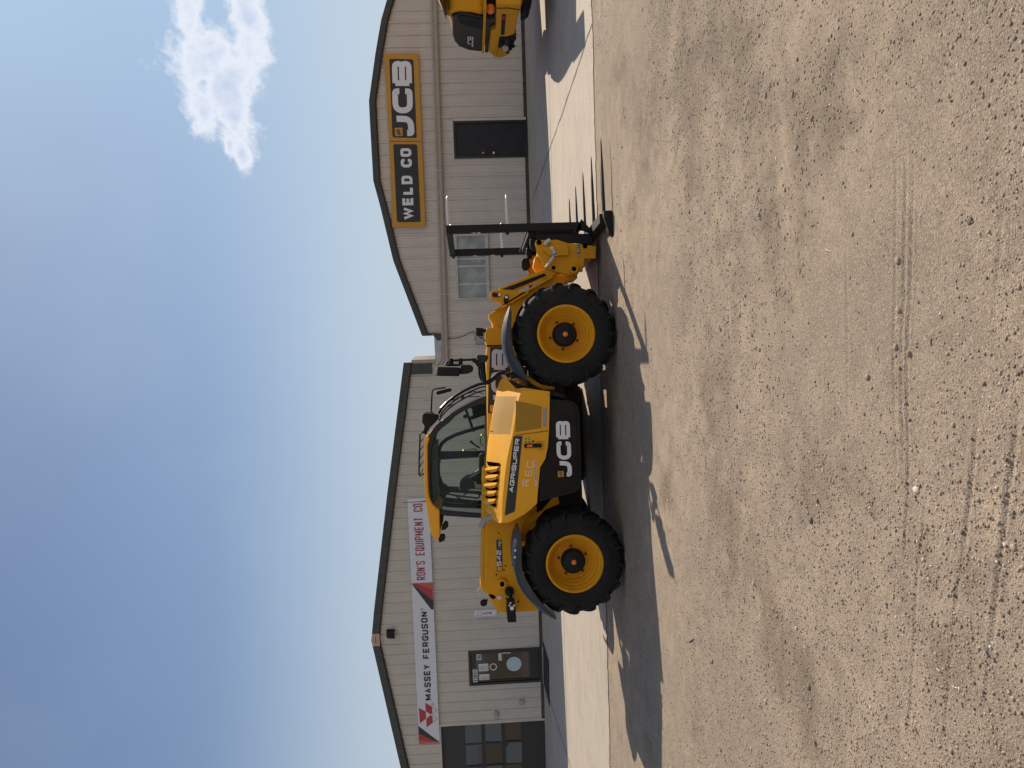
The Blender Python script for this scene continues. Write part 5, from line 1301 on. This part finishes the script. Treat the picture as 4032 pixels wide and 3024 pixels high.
# front hoops of the windscreen (thin rails standing proud)
hoop = ((640, 432), (590, 442), (520, 470), (450, 505), (385, 548), (330, 592), (285, 640), (262, 680))
mb = MB(); mb.tube([P(2, a_, b_, 10.9) for a_, b_ in hoop], .022, 8); part(mb, 'screen_hoop', 'gloss')
mb = MB(); mb.tube([P(2, a_+12, b_+26, 10.75) for a_, b_ in hoop], .011, 6); mb.tube([P(2, a_+4, b_+60, 10.62) for a_, b_ in hoop], .011, 6); part(mb, 'screen_seal', 'gloss')
mb = MB(); mb.tube([P(2, 630, 520, 10.8), P(2, 560, 500, 10.8), P(2, 480, 520, 10.8), P(2, 385, 570, 10.8)], .007, 6); mb.tube([P(2, 600, 540, 10.7), P(2, 500, 545, 10.7), P(2, 400, 600, 10.7), P(2, 345, 620, 10.7)], .007, 6)
mb.box(P(2, 460, 545, 10.7).x-.03, P(2, 460, 545, 10.7).x+.03, 10.68, 10.74, P(2, 460, 545, 10.7).z-.02, P(2, 460, 545, 10.7).z+.02)
mb.tube([P(2, 375, 560, 10.8), P(2, 395, 580, 10.8)], .016, 6); mb.tube([P(2, 340, 625, 10.7), P(2, 355, 612, 10.7)], .016, 6); part(mb, 'wiper', 'black')
# far side door structure seen through the glass
YD = 11.60
mb = slab(2, ((250, 990), (650, 985), (650, 1035), (262, 1060)), YD, YD+.05); part(mb, 'door_pillar', 'gloss', bevel=.008)
mb = MB(); arch = ((262, 1000), (272, 960), (290, 925), (330, 890), (400, 855), (480, 828), (560, 805), (650, 780))
mb.tube([P(2, a_, b_, YD) for a_, b_ in arch], .030, 8); part(mb, 'door_arch', 'gloss', smooth=60)
mb = MB(); mb.tube([P(2, a_, b_, YD-.03) for a_, b_ in ((272, 1060), (262, 1090), (265, 1180), (290, 1250), (340, 1285), (430, 1290))], .022, 8); part(mb, 'quarter_frame', 'headliner', smooth=60)
mb = MB(); mb.tube([P(2, a_, b_, YD-.04) for a_, b_ in ((462, 990), (470, 975), (565, 970), (575, 990))], .012, 8); mb.tube([P(2, a_, b_, YD-.05) for a_, b_ in ((650, 850), (620, 850), (605, 870), (605, 930), (625, 945))], .012, 8); part(mb, 'grab_handle', 'brass', smooth=60)
# grey quarter post at the rear and the headliner
mb = slab(2, ((215, 1080), (262, 1100), (262, 1200), (300, 1262), (330, 1290), (450, 1300), (560, 1310), (640, 1318), (640, 1350), (560, 1340), (360, 1325), (330, 1345), (310, 1400), (300, 1460), (258, 1450), (225, 1400), (205, 1300)), YF-.16, YF-.08); part(mb, 'rear_quarter_post', 'headliner', bevel=.01)
mb = MB(); hl = [P(2, a_, b_, YC) for a_, b_ in ((206, 940), (200, 1080), (200, 1200), (206, 1320), (220, 1400))]; vs = []
for p_ in hl: vs += [(p_.x, YC+.07, p_.z-.005), (p_.x, YF-.07, p_.z-.005), (p_.x, YF-.07, p_.z-.05), (p_.x, YC+.07, p_.z-.05)]
mb.add(vs, [[k*4+j, k*4+(j+1) % 4, (k+1)*4+(j+1) % 4, (k+1)*4+j] for k in range(4) for j in range(4)]+[[0, 1, 2, 3], [16, 17, 18, 19]]); part(mb, 'headliner', 'headliner')
part(slab(14, ((335, 615), (408, 612), (410, 742), (342, 745)), 11.25, 11.27), 'hatch_pane', 'lens', bevel=.01)
# rear wiper, bottle and lower trim
mb = MB(); mb.tube([P(14, a_, b_, 11.2) for a_, b_ in ((690, 775), (800, 850), (905, 935), (930, 940))], .008, 6); mb.tube([P(14, a_, b_, 11.18) for a_, b_ in ((720, 790), (915, 905))], .012, 6); part(mb, 'rear_wiper', 'black')
q_ = P(14, 1000, 905, 11.1); mb = MB(); mb.lathe([(0, -.07), (.05, -.07), (.055, 0), (.05, .07), (0, .07)], (q_.x, 11.1, q_.z), 14); part(mb, 'washer_motor', 'black')
mb = MB(); mb.tube([P(14, a_, b_, 11.25) for a_, b_ in ((500, 720), (700, 760), (1040, 800), (1080, 800), (1100, 760), (1080, 710), (900, 680))], .014, 8); mb.tube([P(14, a_, b_, 11.2) for a_, b_ in ((820, 755), (870, 720), (905, 690))], .010, 6); part(mb, 'rear_trim', 'headliner')
# seat
mb = slab(14, ((750, 590), (770, 530), (880, 455), (960, 440), (1130, 330), (1200, 300), (1200, 640), (1130, 660), (960, 650), (860, 670), (750, 660)), 10.70, 11.15); part(mb, 'seat', 'seat', bevel=.03, seg=3)
part(slab(14, ((885, 462), (1080, 300), (1150, 280), (1170, 300), (1130, 360), (960, 450)), 10.66, 10.70), 'seat_cover', 'grey', bevel=.01)
part(slab(14, ((1005, 520), (1040, 520), (1050, 560), (1130, 565), (1125, 638), (1030, 640)), 10.64, 10.68), 'seat_tag', 'cream', bevel=.004)
part(slab(14, ((1090, 60), (1130, 20), (1180, 20), (1180, 380), (1090, 380), (1085, 200)), 10.6, 10.75), 'armrest', 'seat', bevel=.02)
# steering column, wheel, dashboard, floor
q_ = P(2, 515, 720, 10.95); mb = MB(); a = R(68); ctr = P(2, 512, 722, 10.95); ax = Vector((-.30, 0, .95)).normalized(); e_1 = ax.orthogonal().normalized(); e_2 = ax.cross(e_1)
mb.tube([ctr+(e_1*math.cos(t_*math.pi/12)+e_2*math.sin(t_*math.pi/12))*.19 for t_ in range(25)], .016, 6); mb.tube([ctr+e_1*.19, ctr, ctr-e_1*.19], .014, 6); mb.tube([ctr, ctr-ax*.35], .03, 8); part(mb, 'steering_wheel', 'black')
part(slab(2, ((480, 625), (560, 600), (650, 590), (650, 700), (590, 700), (540, 690), (535, 640)), 10.8, 11.1), 'dashboard', 'black', bevel=.02)
mb = MB(); q_ = P(2, 480, 705, 10.8); mb.lathe([(0, -.02), (.025, -.015), (.03, 0), (.02, .02), (0, .025)], (q_.x, 10.8, q_.z), 10); mb.tube([q_, P(2, 520, 715, 10.8)], .008, 6); mb.tube([P(2, 520, 905, 10.9), P(2, 560, 940, 10.9), P(2, 600, 960, 10.9)], [.02, .012, .012], 8); part(mb, 'control_lever', 'black')
mb = slab(2, ((650, 470), (650, 1535), (900, 1535), (900, 470)), 10.56, YF); part(mb, 'cab_base', 'black')
# roof
rp_ = [(178, 20), (160, 38), (150, 80), (147, 150), (145, 330), (150, 480), (160, 580), (172, 670), (188, 770), (203, 845), (255, 892), (275, 850), (270, 640), (240, 622), (212, 590), (190, 545), (180, 490), (174, 330), (172, 120), (186, 60)]
mb = slab(1, rp_, 10.42, YF+.06); part(mb, 'cab_roof', 'yellow', bevel=.018, seg=3)
# roof bars
mb = MB(); 
for yy in (10.6, 10.85, 11.1, 11.3): mb.tube([P(2, a_, b_, yy) for a_, b_ in ((165, 850), (128, 830), (112, 850), (107, 1000), (103, 1170), (112, 1192), (145, 1170))], .012, 6)
for b_ in (850, 915, 980, 1045, 1110, 1180):
    p0 = P(2, 110, b_, 10.6); mb.tube([p0, (p0.x, 11.3, p0.z)], .012, 6)
part(mb, 'roof_guard', 'frameblk')
mb = slab(2, ((130, 700), (140, 678), (205, 680), (262, 690), (265, 720), (230, 760), (190, 800), (160, 850), (138, 840), (148, 780), (128, 755)), 10.62, 10.74); mb.prism(PZ(2, ((130, 700), (140, 678), (205, 680), (215, 740), (190, 770), (128, 755)), 10.62), 11.1, 11.25); part(mb, 'front_light', 'black', bevel=.01)
mb = MB(); p0 = P(2, 170, 690, 10.6); mb.tube([(p0.x, 10.6, p0.z), (p0.x, 11.3, p0.z)], .02, 8); part(mb, 'light_bar', 'black')
# rear roof lights
mb = slab(1, ((268, 650), (305, 650), (305, 680), (300, 735), (275, 800), (268, 800)), 10.55, 10.62); part(mb, 'light_bracket', 'black', bevel=.004)
for pts in (((290, 770), (318, 732), (340, 745), (343, 775), (320, 800), (285, 808)), ((262, 880), (275, 845), (308, 842), (320, 866), (312, 890), (268, 910))):
    part(slab(1, pts, 10.5, 10.62), 'rear_light', 'black', bevel=.012)
mb = MB(); mb.tube([P(1, 308, 655, 10.52), P(1, 420, 668, 10.52), P(1, 620, 690, 10.52)], .008, 6); part(mb, 'rear_rail', 'gloss')
mb = MB(); mb.tube([P(7, 765, 478, 11.0), P(7, 720, 484, 11.0), P(7, 500, 497, 11.0)], [.010, .006, .003], 6); part(mb, 'antenna', 'black')
# small mirror at the roof front
mb = MB(); mb.tube([P(11, a_, b_, 11.2) for a_, b_ in ((875, 1640), (885, 1400), (895, 1275), (925, 1248), (1040, 1232), (1125, 1222))], .012, 8); ma = part(mb, 'mirror_arm', 'black', smooth=60)
part(slab(11, ((962, 1300), (975, 1285), (1190, 1232), (1225, 1240), (1235, 1270), (1215, 1290), (990, 1350), (965, 1338)), 11.12, 11.2), 'small_mirror', 'black', bevel=.01)
# big mirror on the bonnet arm
mb = MB(); YM = 9.45
mb.tube([P(11, a_, b_, YM) for a_, b_ in ((2180, 960), (2120, 955), (2050, 985), (1960, 1060), (1870, 1130), (1830, 1140), (1800, 1090), (1780, 950), (1775, 850), (1770, 790))], [.030]*7+[.034]*3, 10); part(mb, 'mirror_stalk', 'frameblk', smooth=60)
mb = MB(); mb.tube([P(11, a_, b_, YM+.1) for a_, b_ in ((1720, 850), (1725, 1000), (1765, 1100))], .022, 8); mb.tube([P(11, a_, b_, YM+.02) for a_, b_ in ((1720, 840), (1670, 770), (1600, 735), (1400, 742), (1220, 752), (1160, 775), (1115, 825), (1180, 828), (1380, 828))], .015, 8); mb.prism(PZ(11, ((1590, 712), (1650, 712), (1720, 780), (1720, 860), (1690, 870), (1640, 800), (1590, 770)), YM), YM-.02, YM+.04)
for a_ in (1385, 1225): q_ = P(11, a_, 770, YM); mb.tube([P(11, a_, 715, YM), P(11, a_, 830, YM)], .026, 8)
part(mb, 'mirror_arm', 'frameblk', smooth=50)
part(slab(11, ((1660, 650), (1700, 650), (1870, 655), (1870, 700), (1840, 770), (1760, 800), (1700, 770), (1675, 700)), YM-.09, YM+.09), 'front_indicator', 'gloss', bevel=.02, seg=3)
q = ((932, 980), (960, 870), (990, 858), (1375, 868), (1390, 900), (1370, 1015), (1340, 1022), (1050, 1020), (940, 1010))
mm_ = part(slab(11, q, YM-.10, YM+.10), 'mirror_head', 'black', bevel=.03, seg=3)
part(slab(11, ((1385, 850), (1420, 822), (1560, 825), (1600, 850), (1612, 910), (1590, 945), (1520, 975), (1380, 990)), YM-.07, YM+.11), 'mirror_head', 'black', bevel=.02, seg=3)
part(slab(11, ((945, 965), (965, 885), (990, 872), (975, 1000), (948, 1000)), YM-.104, YM-.09), 'mirror_lens', 'lens', mm_, bevel=.004)
mb = MB(); mb.tube([P(3, a_, b_, 9.3) for a_, b_ in ((705, 1400), (760, 1385), (790, 1395), (860, 1440), (930, 1500), (1000, 1530))], .022, 8)
mb.prism(PZ(3, ((745, 1385), (790, 1378), (800, 1425), (750, 1440)), 9.28), 9.24, 9.32); part(mb, 'stalk_mount', 'frameblk')
part(slab(3, ((780, 1340), (1000, 1480), (1110, 1500), (1105, 1525), (980, 1520), (830, 1470), (760, 1400)), 9.36, 9.7), 'front_bulkhead', 'yellow2', bevel=.01)
part(slab(3, ((990, 1400), (1180, 1400), (1190, 1540), (1240, 1620), (1050, 1620)), 9.4, 9.9), 'step_box', 'black', bevel=.02)

# ================================================================== excavator at the right edge
EX = empty('excavator', (P(9, 1600, 0, 16).x+1.2, 16.3, 0), label='yellow excavator with a black rear panel, cut off by the picture edge', cat='excavator')
EXi = Matrix.Translation(-Vector(EX.location)); WORLDP[EX] = EXi; YE, YE2 = 15.5, 17.2
def ep(mb, name, m_, parent=None, **k):
    o = mb.build(name, m_, parent or EX, **k)
    if not parent: o.matrix_parent_inverse = EXi
    return o
XR = 6.72
def RPt(a_, b_, off=0.0):                    # pixel on the rear face (x = XR + .16 (y-13.8))
    X_, Y_ = px(9, a_, b_); d = w_ + r_*((3024-Y_-1512)/F) + u_*(-(X_-2016)/F)
    n_ = Vector((1, -.16, 0)).normalized(); p0 = Vector((XR, 13.8, 0)) - n_*off
    t = (p0-Vector((0, 0, CAMH))).dot(n_)/d.dot(n_); return Vector((0, 0, CAMH)) + d*t
def rslab(pts, off=0.0, dep=3.0):            # outline on the rear face, running forward (+x)
    f_ = [RPt(a_, b_, off) for a_, b_ in pts]; n_ = len(f_); mb = MB()
    mb.add([tuple(v) for v in f_]+[(v.x+dep, v.y, v.z) for v in f_], [list(range(n_)), [n_+i for i in range(n_)]]+[[i, (i+1) % n_, n_+(i+1) % n_, n_+i] for i in range(n_)]); return mb
def fslab(pts, Y=13.8, Y2=13.9): return MB().prism(PZ(9, pts, 13.8), Y, Y2)
ep(rslab(((985, 175), (1010, 320), (1050, 500), (1075, 580), (1120, 640), (1250, 688), (1450, 713), (1470, 400), (1475, 150), (1200, 140), (1020, 140))), 'bonnet', 'yellow2', bevel=.07, seg=3)
ep(fslab(((848, -40), (925, 120), (1000, 170), (1060, 150), (1475, 165), (1475, -700), (700, -700)), 13.8, 14.0), 'bonnet', 'yellow2', bevel=.05, seg=3)
ep(rslab(((905, 0), (860, 0), (905, 120), (930, 200), (965, 285), (955, 150)), .02, .5), 'air_intake', 'gloss', bevel=.01)
bp = ep(rslab(((1035, 228), (1075, 206), (1150, 192), (1300, 202), (1462, 240), (1442, 708), (1250, 682), (1128, 634), (1072, 570), (1042, 480)), .05, .12), 'rear_panel', 'gloss', bevel=.03, seg=3)
ep(rslab(((1110, 232), (1150, 216), (1290, 228), (1452, 262), (1448, 400), (1300, 370), (1150, 322), (1118, 270)), .06, .02), 'panel_grille', 'black', bp, bevel=.008)
mb = MB()
for key, org, end, top, t_ in (('B', (1325, 545), (1325, 497), (1248, 545), .26), ('C', (1325, 592), (1325, 552), (1248, 592), .26), ('J', (1325, 636), (1325, 600), (1248, 636), .28)):
    a_, b_, c_ = RPt(*org, .058), RPt(*end, .058), RPt(*top, .058); lettering(mb, key, a_, (b_-a_).normalized(), (c_-a_).normalized(), (c_-a_).length, (b_-a_).length, t_*(c_-a_).length*.7, 0, Vector((-1, .16, 0)).normalized())
ep(mb, 'lettering', 'white', bp)
ep(rslab(((1462, 150), (1508, 120), (1500, 240), (1492, 480), (1470, 730), (1440, 725), (1462, 240)), .06, .4), 'trim_strip', 'yellow2', bevel=.008)
ep(fslab(((1462, -700), (1540, -700), (1540, 20), (1508, 110), (1470, 150)), 13.74, 13.9), 'trim_strip', 'yellow2', bevel=.01)
ep(rslab(((1545, 90), (1508, 130), (1500, 480), (1478, 712), (1530, 714), (1555, 500), (1565, 420), (1620, 410), (1640, 100)), -.05, 2.5), 'lamp_recess', 'gloss')
for b_ in (158, 238):
    q_ = RPt(1560, b_, .02); mb = MB(); mb.tube([q_+Vector((.1, 0, 0)), q_, q_-Vector((.03, 0, 0))], [.075, .07, .04], 14); ep(mb, 'tail_lamp', 'orange' if b_ < 200 else 'frameblk', smooth=50)
ep(rslab(((1640, 60), (1640, 110), (1630, 410), (1590, 425), (1565, 430), (1550, 560), (1530, 712), (1580, 742), (1640, 765), (1665, 640), (1690, 500), (1800, 500), (1890, 465), (1925, 300), (1965, 130), (1985, 60)), .05, 2.5), 'counterweight', 'yellow2', bevel=.03, seg=3)
ep(fslab(((1640, 110), (1640, -700), (2010, -700), (2000, 0), (1965, 120)), 13.72, 13.9), 'side_panel', 'yellow2', bevel=.03, seg=3)
mb = MB(); mb.tube([RPt(1640, 112, .056), RPt(1800, 110, .056), RPt(1955, 132, .056)], .008, 4); ep(mb, 'shut_line', 'brown')
rf = ep(rslab(((1718, 205), (1768, 205), (1748, 475), (1700, 478)), .065, .014), 'rear_reflector', 'frameblk')
ep(rslab(((1722, 225), (1755, 225), (1752, 270), (1720, 270)), .072, .006), 'reflector_lens', 'red', rf)
ep(rslab(((1580, 742), (1600, 772), (1640, 783), (1720, 783), (1825, 735), (1832, 695), (1740, 665), (1660, 640)), -.05, .7), 'tail_guard', 'yellow2', bevel=.02)
ep(rslab(((1690, 500), (1800, 500), (1900, 465), (1912, 540), (1880, 590), (1880, 630), (1835, 700), (1740, 665), (1665, 650)), -.02, .6), 'undercarriage_guard', 'frameblk', bevel=.02)
mb = MB(); mb.tube([RPt(1730, 650, .05), RPt(1790, 655, .05), RPt(1850, 650, .05)], .045, 8); mb.tube([RPt(1790, 655, .05), RPt(1790, 710, .05)], .035, 8); mb.tube([RPt(1790, 600, .05), RPt(1780, 500, .05)], .05, 8); mb.tube([RPt(1850, 640, .05), RPt(1880, 625, .05)], .03, 8); ep(mb, 'tow_hitch', 'frameblk')
mb = MB(); mb.tube([RPt(1768, 645, .1), RPt(1768, 665, .1)], .055, 8); mb.tube([RPt(1730, 640, .1), RPt(1745, 680, .1)], .02, 6); ep(mb, 'coupler', 'cream')
for yy in (13.65, 16.1):
    mb = MB(); x0_ = 7.25 if yy < 15 else 8.6; L = 2.9; rr_ = .36; pts = [(x0_+rr_+rr_*math.cos(a), rr_+.02+rr_*math.sin(a)) for a in [R(90+180*k/10) for k in range(11)]]+[(x0_+L-rr_+rr_*math.cos(a), rr_+.02+rr_*math.sin(a)) for a in [R(-90+180*k/10) for k in range(11)]]
    mb.prism(pts, yy, yy+.42); ep(mb, 'track', 'tyre')
ep(fslab(((1990, 115), (2040, 112), (2100, 60), (2135, -60), (2135, -700), (1990, -700)), 13.9, 14.3), 'undercarriage', 'frameblk', bevel=.04)
# ------------------------------------------------------------------ small things on the ground
for k, (reg, a_, b_, L, ang) in enumerate(((12, 1785, 300, .20, -1.1), (0, 2985, 780, .045, .5), (0, 3265, 985, .05, 1.2), (0, 3380, 360, .05, .8), (0, 3095, 940, .04, .2), (0, 2710, 145, .05, .1))):
    g_ = Gd(reg, a_, b_); d = Vector((math.cos(ang), math.sin(ang), 0)); mb = MB()
    mb.tube([g_-d*L/2+Vector((0, 0, .006)), g_+Vector((0, 0, .012)), g_+d*L/2+Vector((0, 0, .006))], [.004, .005, .003], 6)
    tag(part(mb, 'twig', 'stain' if k == 0 else 'tan', parent=None) if False else mb.build('twig', 'stain' if k == 0 else 'tan'), ['long dark twig lying on the sand near the left shadow tip', 'pale straw chip on bare gravel mid yard', 'broad pale wood chip beside the dark gravel band', 'pale splinter among coarse stones at the right', 'short pale straw bit near the gravel band', 'thin pale splinter on coarse gravel near the right edge'][k], 'twig')
